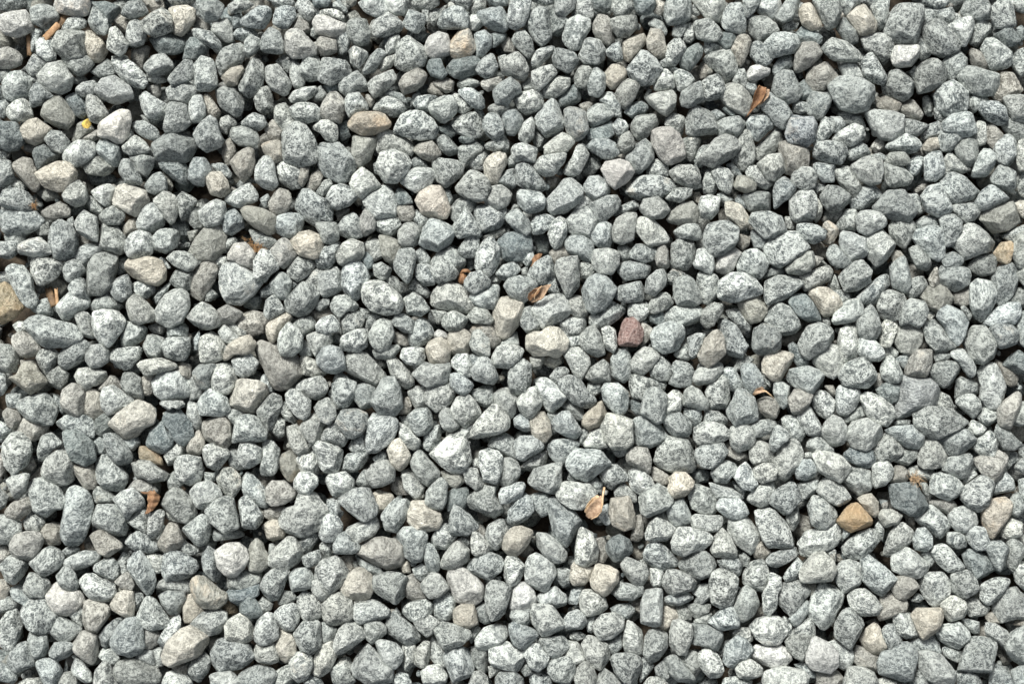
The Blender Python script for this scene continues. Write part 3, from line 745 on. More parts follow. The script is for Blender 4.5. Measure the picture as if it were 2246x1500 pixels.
b2624,482 627,472 631,471 641,479 644,484 642,491 637,490 629,487
c2133,448 135,437 140,432 146,442 152,446 145,450 140,455 134,455
d2165,430 176,430 188,426 190,434 184,437 176,442 168,440
b2597,492 602,490 612,491 616,496 612,506 599,504
d2116,117 124,118 134,118 137,124 137,133 134,135 126,130 119,124
g2204,340 205,334 212,330 217,333 219,343 216,353 211,351
l2114,423 120,420 128,425 138,422 139,432 132,433 115,431
m2570,309 575,305 583,305 589,315 585,322 577,323 575,317
l255,188 58,182 68,177 73,177 75,185 68,190 62,197
b254,338 63,340 69,340 71,351 68,358 63,358 56,347
l2407,236 414,232 428,232 428,238 424,245 415,247 411,241
c262,288 67,284 73,289 74,296 76,301 68,306 61,302
m2529,230 535,224 539,223 541,229 547,235 551,241 549,250 544,247 540,239 535,233
d264,2 74,1 86,5 87,8 83,15 80,17 76,14 67,9
l2392,437 400,431 404,427 410,433 413,435 413,443 408,445 402,442 393,440
b2344,242 348,238 358,237 364,245 365,249 360,254 354,251 346,245
m2314,305 320,304 323,313 322,323 315,330 309,325 310,318 317,312
m289,248 92,236 102,238 107,241 105,247 95,254 90,252
d2138,29 146,28 153,34 150,39 144,43 133,43 134,36
m2732,90 737,87 753,92 753,100 744,103 737,98
m2328,155 334,147 340,144 347,148 346,153 341,157 334,163 329,161
m262,122 67,115 73,113 80,121 86,121 82,126 76,128 65,127
l2294,345 300,343 304,349 311,355 308,363 305,365 296,357
m2576,466 585,454 594,450 595,457 595,466 587,467
m2698,491 709,491 716,495 718,502 703,506
m2250,343 252,331 259,332 268,331 271,334 269,338 261,343 255,345
d2327,361 336,355 341,355 342,363 339,371 328,373
m2667,469 674,466 684,464 688,474 686,479 678,477 669,474
l2421,-2 432,0 433,12 430,15 419,13 415,12 420,6
m2712,17 720,15 726,18 724,24 715,33 712,36 709,35 711,25
m2433,74 439,69 448,68 454,75 454,85 446,84 442,76
m2698,279 703,276 711,278 716,283 715,289 705,289 699,291
b2296,433 298,422 302,420 307,427 311,434 310,439 302,439 297,436
m2497,479 505,476 513,478 511,484 513,492 510,497 505,492 500,484
d2734,267 739,261 745,257 751,261 753,271 743,273
l2156,15 165,14 169,20 170,30 163,31 156,26
m2387,490 393,491 401,492 403,502 396,508 388,499
d2726,24 731,20 743,22 746,29 741,33 734,34 729,29
l2690,118 695,111 700,115 705,120 710,123 702,127 690,126
m2335,109 341,105 348,104 353,109 350,112 344,118 340,122 337,119
c2484,445 489,443 495,447 495,455 489,461 482,460 477,459 483,456
b292,357 97,352 104,350 113,355 115,360 108,362 97,360 92,361
m2125,204 129,198 140,198 142,202 139,211 134,213 126,207
d246,72 53,69 60,70 63,80 61,86 55,86 50,77
l2381,341 388,335 398,330 403,336 402,339 392,341 387,350
b230,389 34,384 41,383 45,386 45,397 38,398 32,396
m2202,491 208,486 213,484 213,498 208,504 200,502
b2464,372 468,370 470,382 470,395 465,399 461,396 463,385
d2641,285 649,279 658,281 657,291 651,295 645,291
l2705,439 711,436 718,440 723,444 719,450 708,451 708,445
m2671,489 678,494 681,502 667,507 664,501
l2212,52 214,45 222,43 220,52 220,57 226,60 221,65 216,65 213,60
m2182,167 192,171 199,172 204,175 198,181 192,183 184,175
l2414,469 422,470 427,476 427,482 420,485 412,480
m2736,221 745,211 755,213 753,224 746,225
m2613,163 619,154 626,154 627,161 625,169 617,170 613,167
l2255,327 259,319 268,314 269,325 272,331 260,331
m293,380 100,375 105,370 109,375 108,390 100,386
d2582,26 587,20 594,22 601,28 602,33 597,34 590,31 585,32
m2212,236 217,232 227,232 230,236 228,242 221,248 217,241
l2665,343 667,339 675,342 683,343 685,349 679,353 672,350 666,349
l2294,471 303,472 304,478 302,490 299,493 294,489 295,480
m2499,103 509,99 513,101 510,110 506,118 499,114 500,107
m2274,167 276,161 283,161 290,159 293,164 287,173 278,170
d2429,95 440,93 446,89 450,98 444,102 431,102
m2583,352 591,351 599,351 599,359 589,365 585,367 586,360
m2527,274 531,269 537,270 543,281 540,286 534,287 531,279
d2401,8 407,10 415,15 411,22 410,27 404,29 403,22
m2154,388 158,383 166,388 178,388 180,392 166,394 156,395
d2408,73 415,65 420,63 425,68 425,74 417,77 410,78
m2344,286 350,284 359,283 360,291 360,296 356,299 350,295
l2121,333 124,326 130,323 137,326 136,331 130,337 124,340
m2388,363 392,361 401,361 403,366 400,375 396,377 390,370
l2732,389 735,382 741,378 747,382 747,390 741,393 734,393
m2613,83 621,82 629,85 633,93 636,101 631,102 629,92 619,91
c2193,384 199,380 204,381 208,388 208,393 200,395 195,392
b230,155 36,151 43,148 50,152 50,158 38,160 31,158
l2220,262 224,261 232,265 238,273 232,276 222,273
m266,53 77,43 81,46 84,53 80,58 70,57
d21,-2 12,-3 20,0 18,5 8,8 1,7
m2167,328 174,325 176,337 183,341 176,346 168,340
m2660,327 671,328 671,334 665,340 657,339 654,336
l2292,309 298,313 307,322 306,327 300,329 293,321
m2660,87 667,88 678,92 671,99 661,99 659,94
l2445,363 450,355 457,353 463,360 467,364 464,370 461,364
l2614,49 619,46 626,47 631,54 634,60 626,58 618,57
l2460,224 467,220 472,221 475,226 471,233 465,235 460,230
c2272,362 277,359 288,362 287,366 279,375 276,376 275,370
m2740,47 743,38 749,36 753,50 747,56
l2314,474 317,464 320,470 324,474 326,487 320,486 314,479
l2416,217 422,216 427,219 429,229 424,233 417,228
l2298,286 304,283 311,283 311,290 313,295 304,299 301,293
l217,381 24,374 30,376 32,382 27,390 20,388
m2162,304 168,297 176,298 180,303 172,312 168,309
m2344,474 350,473 356,477 356,490 352,491 346,484
l295,209 100,206 114,208 114,212 107,218 98,215
l2138,294 144,294 147,303 147,313 144,315 137,305
m2171,27 173,22 184,21 192,24 192,28 180,28 178,33 172,31
g2321,341 331,346 338,345 340,351 333,357 327,355
d269,308 76,303 83,304 80,310 82,315 76,319 70,316
m2281,204 285,198 289,200 292,207 299,210 295,214 288,214 282,209
l2728,352 735,346 740,350 742,357 737,360 727,361
m297,83 102,79 106,86 120,88 119,95 115,96 108,90 97,88
m2217,392 227,390 233,385 232,394 227,402 222,404 219,397
m2246,30 250,20 254,20 256,29 254,38 248,40 246,37
b2657,80 663,74 666,72 672,80 675,85 672,88 663,85
d2577,253 581,251 586,255 591,261 591,268 583,267 579,261
b2642,73 646,70 653,72 659,76 656,82 648,82 642,78
m2743,133 746,127 753,127 753,147 746,142
l2473,127 475,119 481,117 488,122 489,128 482,130
m2506,122 511,110 517,102 521,103 516,113 517,120 510,124
b2680,365 686,364 696,366 699,370 694,377 689,373 681,370
m2368,126 376,124 378,134 374,138 368,136 361,135
o2102,330 104,322 108,328 118,333 120,337 118,340 110,337 103,335
m2613,304 621,303 627,295 632,295 633,303 625,308 617,309
l2342,120 346,115 353,110 359,109 360,112 354,117 354,124 346,124
d2433,1 440,-3 449,-1 447,7 441,10 434,6
m2260,405 266,410 274,413 281,416 278,420 273,423 267,416 260,413
m2621,108 629,104 633,107 636,113 629,116 623,117 619,115
b2162,115 164,105 168,101 172,108 173,110 168,121 172,125 165,121
b2696,215 709,209 710,221 704,224 697,221
m2681,6 689,6 696,6 698,12 694,18 689,17 684,12
b2104,459 112,460 117,463 115,470 109,474 105,472
b2137,325 145,315 149,323 149,329 144,333 138,331
m2498,299 507,298 513,299 513,305 509,313 506,315 505,307 500,303
m2123,239 133,235 137,239 136,247 127,248 123,245
b2147,69 152,67 155,73 161,82 158,87 151,85 150,76
b2706,39 711,36 719,40 723,48 719,51 712,48
m2565,50 570,43 577,40 580,40 580,48 575,51 569,55 566,54
l2223,206 228,198 236,196 239,200 234,207 232,212
l2487,87 493,83 500,86 500,92 499,99 493,95 487,92
m2514,134 517,125 520,123 525,138 523,142 515,141
m2738,368 741,362 748,360 750,370 744,377 739,375
m2137,155 140,151 145,151 147,158 150,165 143,167 138,162
b2721,94 725,91 731,96 733,100 729,106 727,110 722,104
m2514,305 517,300 525,301 532,306 530,311 523,309 515,310
l2267,178 274,175 278,177 280,187 273,191 269,185
m28,430 14,426 18,432 24,439 18,442 10,438
m2298,213 304,202 310,209 315,214 314,219 307,216
b2435,394 441,393 445,404 441,411 436,411
b2600,165 605,162 610,163 613,170 609,177 605,179 601,177 605,170
m2577,452 583,446 589,438 593,442 589,450 582,458
m2-3,440 6,436 13,442 12,445 2,448 -3,447
l2410,297 416,291 426,299 427,305 423,308 417,301
d2457,82 462,76 469,74 474,78 470,84 464,87
b279,275 84,276 89,283 85,287 76,285 69,284 74,281
m2206,295 211,293 213,301 220,307 219,311 209,307 205,302
l2498,27 502,19 505,12 508,15 507,20 510,27 505,31 500,31
d2524,30 528,24 536,24 540,27 536,34 531,36
m2674,99 679,92 686,89 690,93 689,98 681,101 676,102
l2136,279 141,276 148,284 146,291 139,292 138,288
m268,361 72,356 79,359 84,364 80,368 70,367
m2733,173 741,167 749,165 753,169 744,175 739,177
m2668,32 675,26 678,36 682,40 674,44 671,40
b2-3,422 3,423 7,430 4,437 -3,438
m2331,71 334,68 338,71 345,77 346,78 339,83 334,81 332,76
l2715,89 719,88 721,97 720,106 716,107 712,100 713,95
m2416,442 418,432 428,426 431,430 426,432 423,440 421,446
m223,226 28,221 34,218 38,226 38,230 30,231
m2664,119 669,114 675,116 676,120 671,127 666,128 663,124
m2362,253 372,244 377,242 379,252 372,255
m2674,6 679,5 685,12 685,16 677,18 674,24
m2439,472 448,467 454,462 455,472 449,478
b2192,371 197,371 210,370 208,375 203,379 197,379 192,376
m2708,69 721,70 719,77 712,82 708,78
b2194,95 200,88 204,92 208,97 205,102 198,102
l2106,405 112,404 119,406 118,418 113,418 110,412
c2740,148 745,147 755,149 753,159 747,159
d2288,141 292,136 298,142 302,144 302,148 290,150
m2406,416 412,415 418,416 416,427 412,429 407,423
b2225,134 228,127 232,123 236,129 234,135 228,141 224,138
b2289,153 294,150 301,151 303,157 300,162 293,161
b2655,341 661,341 665,346 663,351 655,353 651,352
l2739,2 742,-2 752,-2 752,10 744,8
m2202,45 208,40 216,43 221,44 215,46 212,55 207,50
m2266,240 268,230 275,228 280,232 276,236 270,243
m271,480 76,474 82,474 87,481 84,485 77,484
m2503,442 510,441 519,442 517,448 509,452 505,448
m2575,378 580,372 585,368 585,375 584,382 580,388 577,385
m2347,446 352,440 356,442 358,455 354,456 348,451
m2447,159 453,151 463,147 467,150 465,157 459,155 451,158
m2550,175 550,167 555,172 564,174 562,179 557,182 552,181
l2111,477 116,472 123,472 119,478 122,485 115,488
b2-3,400 4,399 8,404 5,410 -3,414
m2468,481 473,482 478,486 474,494 468,500
m2260,354 264,346 271,340 269,349 274,358 269,358
m2475,16 479,13 484,16 487,22 491,27 487,30 482,24 475,19
m2580,484 585,483 592,486 597,491 595,495 587,493
m2402,276 407,269 413,269 418,274 410,278 408,283
m2494,444 500,442 505,445 505,454 501,455 495,452
l2376,306 381,303 388,307 389,315 383,315 377,312
m2236,455 244,458 246,460 244,468 237,469 235,462
m233,288 40,287 46,293 47,303 41,305 40,294
m2132,392 137,397 146,402 145,405 134,405 130,401
b2402,185 407,181 415,181 416,187 406,193
m2-3,76 4,73 10,73 6,80 5,87 1,85 -3,82
m2669,163 676,158 685,160 686,164 679,167 671,167
m263,147 67,143 77,151 74,157 66,154
l2533,462 541,459 549,459 551,467 547,469 539,465
l2341,16 344,11 350,12 354,19 349,22 341,22
m24,171 18,170 20,175 10,179 3,176
m2423,193 429,191 435,197 432,204 424,202
m2701,452 709,453 717,455 718,462 711,463 704,457
m268,321 75,319 78,326 78,333 70,332
d2279,27 286,24 296,22 298,26 292,27 285,32 282,36
m2302,158 305,155 311,158 317,159 310,165 308,170 304,166
m2560,201 564,195 572,196 576,201 569,202 563,204 558,207 557,203
l2110,188 115,185 120,189 126,198 123,204 119,203 120,195
l2439,372 445,368 447,382 449,388 443,384 438,377
l2164,238 163,236 171,235 178,239 180,245 176,247
b2104,277 108,274 115,274 112,280 111,288 106,289
m2122,350 127,345 136,351 130,357 124,357
l2342,8 345,2 350,-2 355,0 355,5 349,10 344,10
b2317,60 326,57 332,60 331,66 326,68 320,64
b2550,399 557,396 563,403 559,408 552,407
m2399,303 404,301 409,305 408,313 403,319 402,311
b2477,341 485,345 489,348 488,353 483,354 477,350
m2198,315 203,306 208,307 208,317 203,321
m250,448 60,443 62,450 60,458 54,454
m2203,438 207,432 214,433 217,438 212,442 203,441
l2420,153 424,142 431,145 434,148 425,155
m2488,199 493,196 500,198 501,201 495,203 493,209 488,207
m2688,287 694,290 698,299 689,299 685,297
m2540,263 547,261 553,265 551,267 543,269 540,275 537,269
m2664,143 671,143 674,151 675,158 669,160 669,153
m25,288 15,288 16,292 14,299 6,297
b2213,20 218,13 225,17 226,22 221,25 215,23
b2127,269 132,265 139,267 139,276 135,277 129,272
m2688,472 696,474 703,476 701,484 696,482 691,479
l298,481 106,475 112,476 114,486 108,484
b2293,287 298,290 301,298 298,303 289,303 294,297
b2469,236 477,241 476,246 470,253 465,253 469,248
l2160,93 162,87 167,85 172,89 172,92 167,94 166,98 160,95
d2583,63 588,59 592,64 595,68 590,72 586,73
l2336,313 344,311 349,308 344,317 342,321 330,317
m2608,213 617,212 623,218 622,221 614,222
g2398,261 410,258 410,265 405,269 398,266
m2539,50 543,50 546,57 544,64 539,62 536,60
m2162,176 172,174 176,177 168,181 168,188 163,185
b2287,249 287,242 295,244 298,247 300,253 292,252
l286,410 90,404 96,404 92,412 94,417 88,420
l2303,185 309,181 314,189 314,194 306,193
m225,166 31,161 35,163 37,171 29,173
b2162,462 175,463 184,464 182,469 170,468
m2682,257 691,257 697,259 693,265 685,265
m2-3,51 6,51 10,55 2,60 -3,60
m2479,488 485,483 489,494 485,498 480,494
b214,264 26,263 28,272 18,271
m2428,352 436,349 441,353 441,361 434,358
m2183,278 194,273 197,281 201,287 195,290 194,282 189,278
l2282,34 285,28 290,26 294,27 291,31 289,37 284,40
d2475,231 481,228 486,229 488,235 483,238 476,235
d2320,93 328,92 334,97 330,101 324,98 318,100
m2507,454 517,448 525,447 519,453 518,457 507,456
m222,32 26,22 32,23 29,30 25,38 22,38
b290,167 95,161 100,160 101,169 92,172
m2569,451 577,450 579,460 575,470 573,462 574,456
m2302,416 309,412 314,418 309,425 304,421
m2153,119 159,118 165,121 169,127 167,130 160,126
m2525,122 533,118 543,125 544,129 536,128 532,123
m2314,8 322,7 328,3 329,-1 324,9 320,16 317,20 314,15
m2111,219 117,212 125,206 128,209 120,215 114,223
l2278,45 282,42 288,40 290,44 285,50 279,52
m2430,280 440,280 441,286 434,290 430,286
m2445,327 451,329 462,323 462,331 452,334
m2450,181 457,179 461,182 460,190 454,191 453,185
m2412,247 423,246 425,253 418,255 414,253
m290,321 99,318 102,323 98,329 93,328
d2359,24 365,25 370,23 369,29 361,35 359,33
m2234,398 237,395 245,396 243,401 242,407 235,403
m2399,207 405,202 409,215 407,216 399,212
c2675,107 679,102 685,101 687,108 681,111 676,110
m2607,86 614,86 618,91 613,96 609,97
l2596,145 601,147 601,155 599,163 596,165 596,159
b2538,173 542,171 548,174 547,179 543,183 538,178
m2515,35 516,30 524,31 528,35 521,38 516,40
m2107,52 112,55 122,55 121,60 115,61 108,59
l2429,454 436,448 439,448 435,457 436,463 430,461
m2580,76 582,74 590,76 589,83 585,84 580,82
d2461,293 466,292 470,294 469,303 465,303 461,298
m2300,117 305,115 312,118 315,122 307,122 300,123
b2746,452 755,450 755,456 744,458 736,457
m2279,69 284,66 294,69 298,76 292,74 284,71
m2222,249 228,253 228,260 221,260 218,257
m2638,381 642,380 647,389 646,396 641,390
m2227,493 234,496 236,500 226,502 222,498
m2492,21 496,18 502,17 502,21 497,28 492,26
m2148,345 157,346 162,340 158,351 149,353
l2387,259 390,261 399,260 395,269 390,270
d2264,190 267,183 272,189 273,195 268,197
m2344,460 350,457 354,458 349,464 346,472 343,466
m2648,310 657,307 667,307 667,311 659,311 651,313
m2230,220 242,218 240,224 234,227 230,225
m244,404 52,398 58,401 54,406 47,407
m2188,442 192,437 199,441 198,445 192,448
m2654,263 661,259 667,258 664,266 661,269 657,265
m2353,426 360,423 367,421 368,427 360,426 356,432 354,431
m2-3,107 3,109 7,117 -3,117
l210,238 14,235 20,236 22,241 14,244
b2719,450 724,446 728,451 734,454 733,456 724,455
m2673,405 676,401 681,402 683,409 680,414 676,409
m298,432 104,434 105,438 100,447 98,442
b2478,10 480,0 487,3 486,9 482,11
m2273,335 281,328 283,334 282,339 276,339
b2640,269 644,275 648,279 643,283 636,282 640,278
m2482,45 487,41 495,46 493,49 485,49
m2190,213 196,208 200,212 200,217 191,217
w2316,245 321,241 327,244 327,250 322,248 317,249
l2705,345 711,343 715,348 709,351 704,354
m2383,187 389,183 391,191 386,195 382,191
m2231,66 235,63 239,70 236,74 230,73
m2645,256 651,253 657,258 655,262 649,261
b259,103 70,95 73,97 72,101 67,104
m2605,210 609,200 611,201 614,211 609,212
m2422,321 427,313 431,317 427,325 422,324
m2315,227 326,228 324,233 320,237 317,232
m2572,19 580,15 584,17 582,21 577,23 572,22
d2236,63 247,61 248,68 243,67 240,69
b2652,189 653,183 658,184 663,189 657,190 653,193
m2424,468 416,466 419,462 426,462 431,465
m2382,62 387,57 390,63 392,67 384,67
m2471,275 477,277 487,280 485,285 481,284
m2292,305 299,305 302,315 305,319 297,313
b216,344 24,333 26,341 22,345
l2157,193 160,187 165,188 166,193 161,197
l2258,440 265,437 272,438 270,442 260,443
b2125,487 137,485 136,492 130,492
d2169,13 175,10 177,19 171,21
m2544,62 547,60 552,62 553,66 551,70 545,66
l2630,2 631,-3 641,-2 638,4 635,4
m2241,4 248,1 253,6 254,11 248,8
m2683,80 686,77 691,86 689,89 684,87
b2312,67 316,61 321,66 325,70 318,70
m2613,383 621,389 619,394 616,396 614,390
m2479,378 485,373 489,381 483,383
m2524,143 529,141 537,147 531,149 527,147
m2535,351 545,357 547,359 545,364 538,357
m2599,404 611,401 611,412 607,409 604,404
m2701,221 705,223 711,231 709,235 705,231
m248,161 53,159 55,167 54,173 50,167
c2292,410 299,410 300,418 295,419
b2423,77 430,75 434,76 432,82 429,83
m2243,279 246,273 250,273 260,279 255,278 248,278
m2520,82 524,80 530,85 527,87 523,90
m2240,288 243,285 247,297 250,301 246,301
m2227,20 230,17 232,25 237,28 232,29 227,26
m2142,248 146,242 146,258 142,257
d2742,22 747,19 751,24 747,30
m2148,220 154,211 159,216 154,220
m2594,137 597,134 604,135 604,139 597,141
m2120,371 128,378 132,383 126,382 121,377
m2537,148 541,141 543,145 547,153 544,152
m2366,352 363,360 356,355 358,352
l210,132 15,133 19,139 12,139 8,135
m2371,117 375,112 378,117 377,122 372,122
m2299,80 302,70 306,68 308,72 302,77 302,81
l2357,486 367,489 362,493 358,495
m2540,406 545,405 548,408 547,414 543,413
m2364,41 370,40 368,48 368,56 366,52
g2591,425 596,427 597,432 592,435 590,432
m2672,353 677,353 680,359 679,365 675,359
m2357,204 362,201 368,205 364,208 359,207
b2595,187 602,189 597,195 593,197
m220,56 28,55 29,60 22,62
m2190,146 197,141 197,147 194,153
l2574,159 578,159 581,167 577,169 575,165
d2524,73 528,77 537,82 540,84 534,85 529,81
m2665,53 670,48 671,56 670,62
m2263,225 270,227 271,232 265,233
m2381,490 385,484 389,492 384,494
m2334,393 342,392 344,398 342,400 336,395
m2415,350 417,344 424,350 419,353
m2325,139 329,140 331,146 329,151 326,145
g2253,-1 261,-2 260,3 257,5 254,3
l2602,232 607,231 607,237 605,241 602,237
l2504,8 507,3 512,10 510,12 505,10
m2636,114 643,112 649,114 646,118 642,116
l2345,337 350,334 351,342 345,342
g2137,170 145,168 142,175 139,176
m2617,383 622,389 616,395
m2672,434 676,437 672,440 666,439 670,434
m2217,437 222,432 227,433 228,436 221,437
b2270,70 274,74 271,79 268,74 267,69
l2511,266 519,265 515,270 509,272
b2603,282 609,282 612,289 609,289 605,285
m2345,80 352,80 354,84 352,89 350,84
l2197,398 200,397 202,400 198,406 196,404
l2589,331 595,330 596,335 588,335
l2677,230 684,230 681,234 677,237
m2273,120 276,119 278,128 274,127
m2381,197 386,195 385,203 382,202
m2638,67 642,69 640,76 636,78 639,72
m2471,71 474,65 477,65 475,70 472,74
m2218,209 213,211 213,205 218,206
m2558,275 564,278 563,283 559,279
m2532,291 534,293 533,297 528,300
m2373,154 376,149 381,151 379,153
l2147,193 152,193 148,201
b2378,191 382,189 382,194 380,196
m2284,450 290,444 294,450 288,447
m2300,254 310,254 302,257
m2694,318 697,315 689,325
m1735,472 739,464 748,457 755,457 755,482 746,487 739,482
m1172,495 180,489 188,487 198,489 202,493 198,500 190,506 176,504
m1314,194 321,184 331,180 339,186 340,194 336,199 330,198 322,204 317,200
l1617,499 621,488 631,488 639,492 642,499 632,507 619,506
l1506,0 507,-4 526,-4 530,2 530,7 526,17 522,18 517,14 511,6
d1-4,87 4,90 12,90 17,103 12,109 5,110 -4,105
m1595,1 597,-3 613,-2 615,10 611,22 607,24 602,16
m1486,4 489,-3 503,-3 505,4 504,14 499,17 489,18 486,12
l140,227 45,219 53,211 60,213 65,220 63,225 55,230 49,234 42,232
m1690,90 696,84 707,82 712,84 715,92 713,97 707,101 699,99 691,96
m1159,44 162,37 170,33 175,32 178,35 178,43 172,51 162,58 159,55
l166,500 70,490 76,483 80,486 83,493 86,502 76,508 66,507
m1458,116 461,110 464,106 472,102 477,107 478,115 473,122 466,128 462,125
m1595,110 599,104 606,103 617,105 621,109 615,120 603,118 595,115
l1201,125 204,119 211,118 218,123 223,125 224,132 219,137 211,138 203,132
l1231,261 234,255 242,253 249,255 252,263 252,270 246,273 239,272 233,267
l192,177 96,171 102,169 109,171 112,179 111,187 102,189 95,188 92,183
g1176,154 181,151 192,153 200,157 202,161 200,170 195,171 186,166 179,160
m1506,456 517,457 527,460 528,468 525,476 517,472 506,470
m1486,230 489,225 499,224 511,224 514,228 510,236 502,238 489,237
c1432,424 436,412 446,414 452,418 452,424 445,433 442,435 433,429
g1257,110 258,100 268,98 275,99 274,107 270,117 263,122 260,118 256,115
l1111,146 115,141 122,140 128,144 131,154 130,161 122,167 118,163 119,155 114,149
l1598,356 602,350 607,349 616,355 621,361 622,366 613,370 605,366 598,360
l1728,106 732,100 738,98 743,102 744,108 742,121 739,124 729,118 727,111
w140,-2 63,-3 65,3 63,11 57,12 42,9 39,3
c1368,392 374,386 381,385 388,388 389,391 384,400 379,406 372,405 368,401
m1316,119 320,116 334,118 339,122 338,127 333,132 326,137 320,132 318,126
l1392,281 396,277 400,277 408,283 415,291 408,298 403,302 399,298
b153,470 57,462 62,461 70,465 71,476 70,482 66,486 60,482 55,476
m122,411 28,404 36,400 42,402 46,407 44,414 38,418 32,421 26,416
m1610,127 613,121 618,120 623,125 629,137 633,144 630,149 624,146 617,138 612,131
m1536,442 540,435 545,428 552,432 555,442 551,449 543,454 538,450
m1-3,377 4,377 14,382 17,387 14,393 5,397 -3,397
m1116,253 122,247 138,247 140,255 137,263 128,263 119,260
m1440,285 443,281 452,281 459,287 460,294 457,301 453,304 447,299 442,293
m144,257 50,251 59,248 66,252 63,261 58,265 49,270 44,266
m1400,327 405,322 417,321 423,323 426,328 417,333 415,341 406,337 401,332
m1544,418 549,412 557,409 561,415 562,421 559,432 553,432 547,429 544,426
m1626,218 637,207 644,202 651,201 652,208 645,214 642,222 637,224 631,224
l1321,413 324,406 330,398 336,395 341,399 344,405 342,411 336,413 328,417 322,416
m10,147 3,139 12,138 20,141 24,147 22,153 14,155 5,153 0,151
l192,225 95,216 99,215 107,221 113,228 112,234 101,237 94,233
l1719,237 727,227 736,221 745,222 746,229 741,237 729,239
m1447,263 451,255 457,253 461,260 461,275 453,282 448,277
c1591,214 597,210 605,211 612,216 615,223 609,230 602,231 597,223
l1348,467 354,459 362,457 370,458 372,463 368,468 360,475 352,476 348,471
l1139,360 144,354 153,352 160,357 162,362 153,371 147,372 141,367
m1204,248 206,239 211,236 218,241 221,247 220,255 214,260 206,259 204,254
l1137,231 142,226 148,221 154,224 162,233 160,238 151,241 142,238
m1703,9 708,-2 721,-3 725,6 724,14 717,15 706,13
l1434,456 440,449 449,448 456,452 455,460 447,466 439,467 435,462
m1647,315 655,312 668,311 674,316 676,323 673,328 663,327 659,324 653,319
m1329,379 332,369 336,371 344,377 350,385 342,391 329,391
b145,295 46,286 53,281 59,283 62,290 61,301 55,305 48,302
l1600,317 604,309 609,303 615,306 619,313 619,323 616,327 609,326 604,321
l1448,167 451,159 459,155 465,155 465,162 464,167 463,175 455,178 449,176
c1620,12 626,6 634,3 637,8 641,18 640,23 634,26 629,25 624,18
m1132,388 138,383 147,376 152,378 154,387 152,395 145,399 138,394
m1718,427 723,424 731,422 738,424 739,427 736,432 729,438 724,442 718,440 716,434
m1740,185 744,172 752,169 757,182 753,193 745,196
m1369,209 372,204 380,202 387,204 393,208 390,215 383,221 374,218
m1401,484 408,481 417,480 420,485 420,495 416,500 406,498 401,491
l1100,164 104,154 109,149 115,150 120,157 119,165 110,171 102,168
m179,258 83,255 93,254 103,254 104,261 98,267 90,271 85,268 80,263
m176,316 83,315 92,325 96,333 95,338 88,341 80,333 78,325
l147,113 50,107 57,103 67,104 70,108 68,114 62,119 55,122 47,117
b1662,274 663,266 669,257 675,254 681,255 681,265 677,275 669,275
m1372,373 378,363 384,361 389,365 390,373 384,381 376,385 371,382
m1544,15 549,12 560,13 566,18 569,23 560,30 555,31 548,24
m1627,236 630,229 637,223 641,229 644,241 640,248 633,249 628,244
d1577,221 581,215 587,214 593,220 600,232 601,236 593,236 582,230
m1270,245 274,236 280,233 285,235 288,244 284,255 279,257 274,254 271,250
l1194,51 195,46 199,45 204,48 209,55 213,62 211,68 206,70 199,66 195,59
l1233,201 240,196 245,195 250,201 250,211 245,215 236,218 233,212
l1456,464 459,454 465,453 469,457 470,468 471,477 465,478 456,475
l1365,44 368,42 378,38 383,43 386,50 386,57 382,59 376,57 368,54
l1373,5 375,-2 386,-3 388,2 386,12 383,18 377,21 372,19 371,14
b1292,60 296,54 308,49 313,55 314,60 306,64 302,71 297,72 293,66
l1186,462 188,454 195,448 200,449 203,460 203,466 197,470 190,471 186,467
m1314,78 318,72 325,70 331,71 334,77 333,82 329,88 324,92 320,88 315,84
m125,488 29,482 40,482 45,490 42,500 36,503 29,498
l183,365 88,360 97,357 105,365 105,370 97,374 93,380 87,374
d1327,50 332,44 342,40 350,43 352,47 347,54 336,58 330,57
l1229,482 234,473 242,469 245,474 246,479 241,490 235,495 230,493 228,487
m1530,8 534,3 541,3 544,8 545,22 543,25 529,22 528,16
m1423,41 426,31 432,27 438,29 444,38 442,44 436,47 427,46
l154,276 57,270 66,269 75,271 80,274 77,280 67,282 62,287 58,285 55,280
m1651,194 654,191 661,188 665,190 666,197 666,207 662,214 653,209
m1725,6 730,1 736,0 740,3 742,12 743,18 737,21 728,20 725,13
b110,119 15,115 23,117 25,122 28,128 29,136 25,140 19,137 12,127
m1658,232 660,223 666,219 675,221 678,227 676,234 672,239 664,236 659,238
m1607,234 611,226 620,220 628,218 631,224 630,231 624,235 611,237
b1581,48 582,36 587,31 595,30 601,39 596,45 591,49 585,52 582,52
m1201,160 209,156 219,157 222,162 220,169 214,174 208,173 200,168
l1256,135 259,128 265,123 272,128 278,136 272,141 265,146 259,141
m1376,141 380,139 387,140 395,141 399,147 397,153 388,157 382,155 378,149
l155,155 57,152 63,155 70,159 71,164 71,176 67,177 58,172 55,164
m1509,329 514,326 524,325 528,324 532,330 527,337 521,342 513,341 509,336
w1373,439 374,432 378,426 385,426 390,432 392,439 388,444 380,446 373,444
l1472,74 476,69 485,66 491,65 494,70 493,80 488,85 481,82 475,78
b1234,83 236,76 241,68 245,67 249,71 253,77 250,87 249,90 237,87
l1118,500 122,492 128,490 136,494 140,500 134,508 120,508
m1630,45 635,40 640,39 644,46 649,55 649,60 643,63 637,60 632,54
m1679,270 683,266 693,264 701,266 703,271 699,277 690,283 685,279
l1145,154 152,148 158,145 164,148 165,157 160,164 151,166 147,161
w1229,18 231,12 241,12 249,15 253,18 252,23 247,27 241,28 231,24
b165,390 70,387 76,388 84,394 89,398 88,403 81,407 72,404
l1282,263 288,260 294,266 302,275 304,280 298,285 293,283 285,275
l1268,345 276,337 283,337 288,343 288,351 280,355 273,356 269,351
l1187,120 191,115 197,115 200,120 201,127 203,134 199,139 192,137 187,132
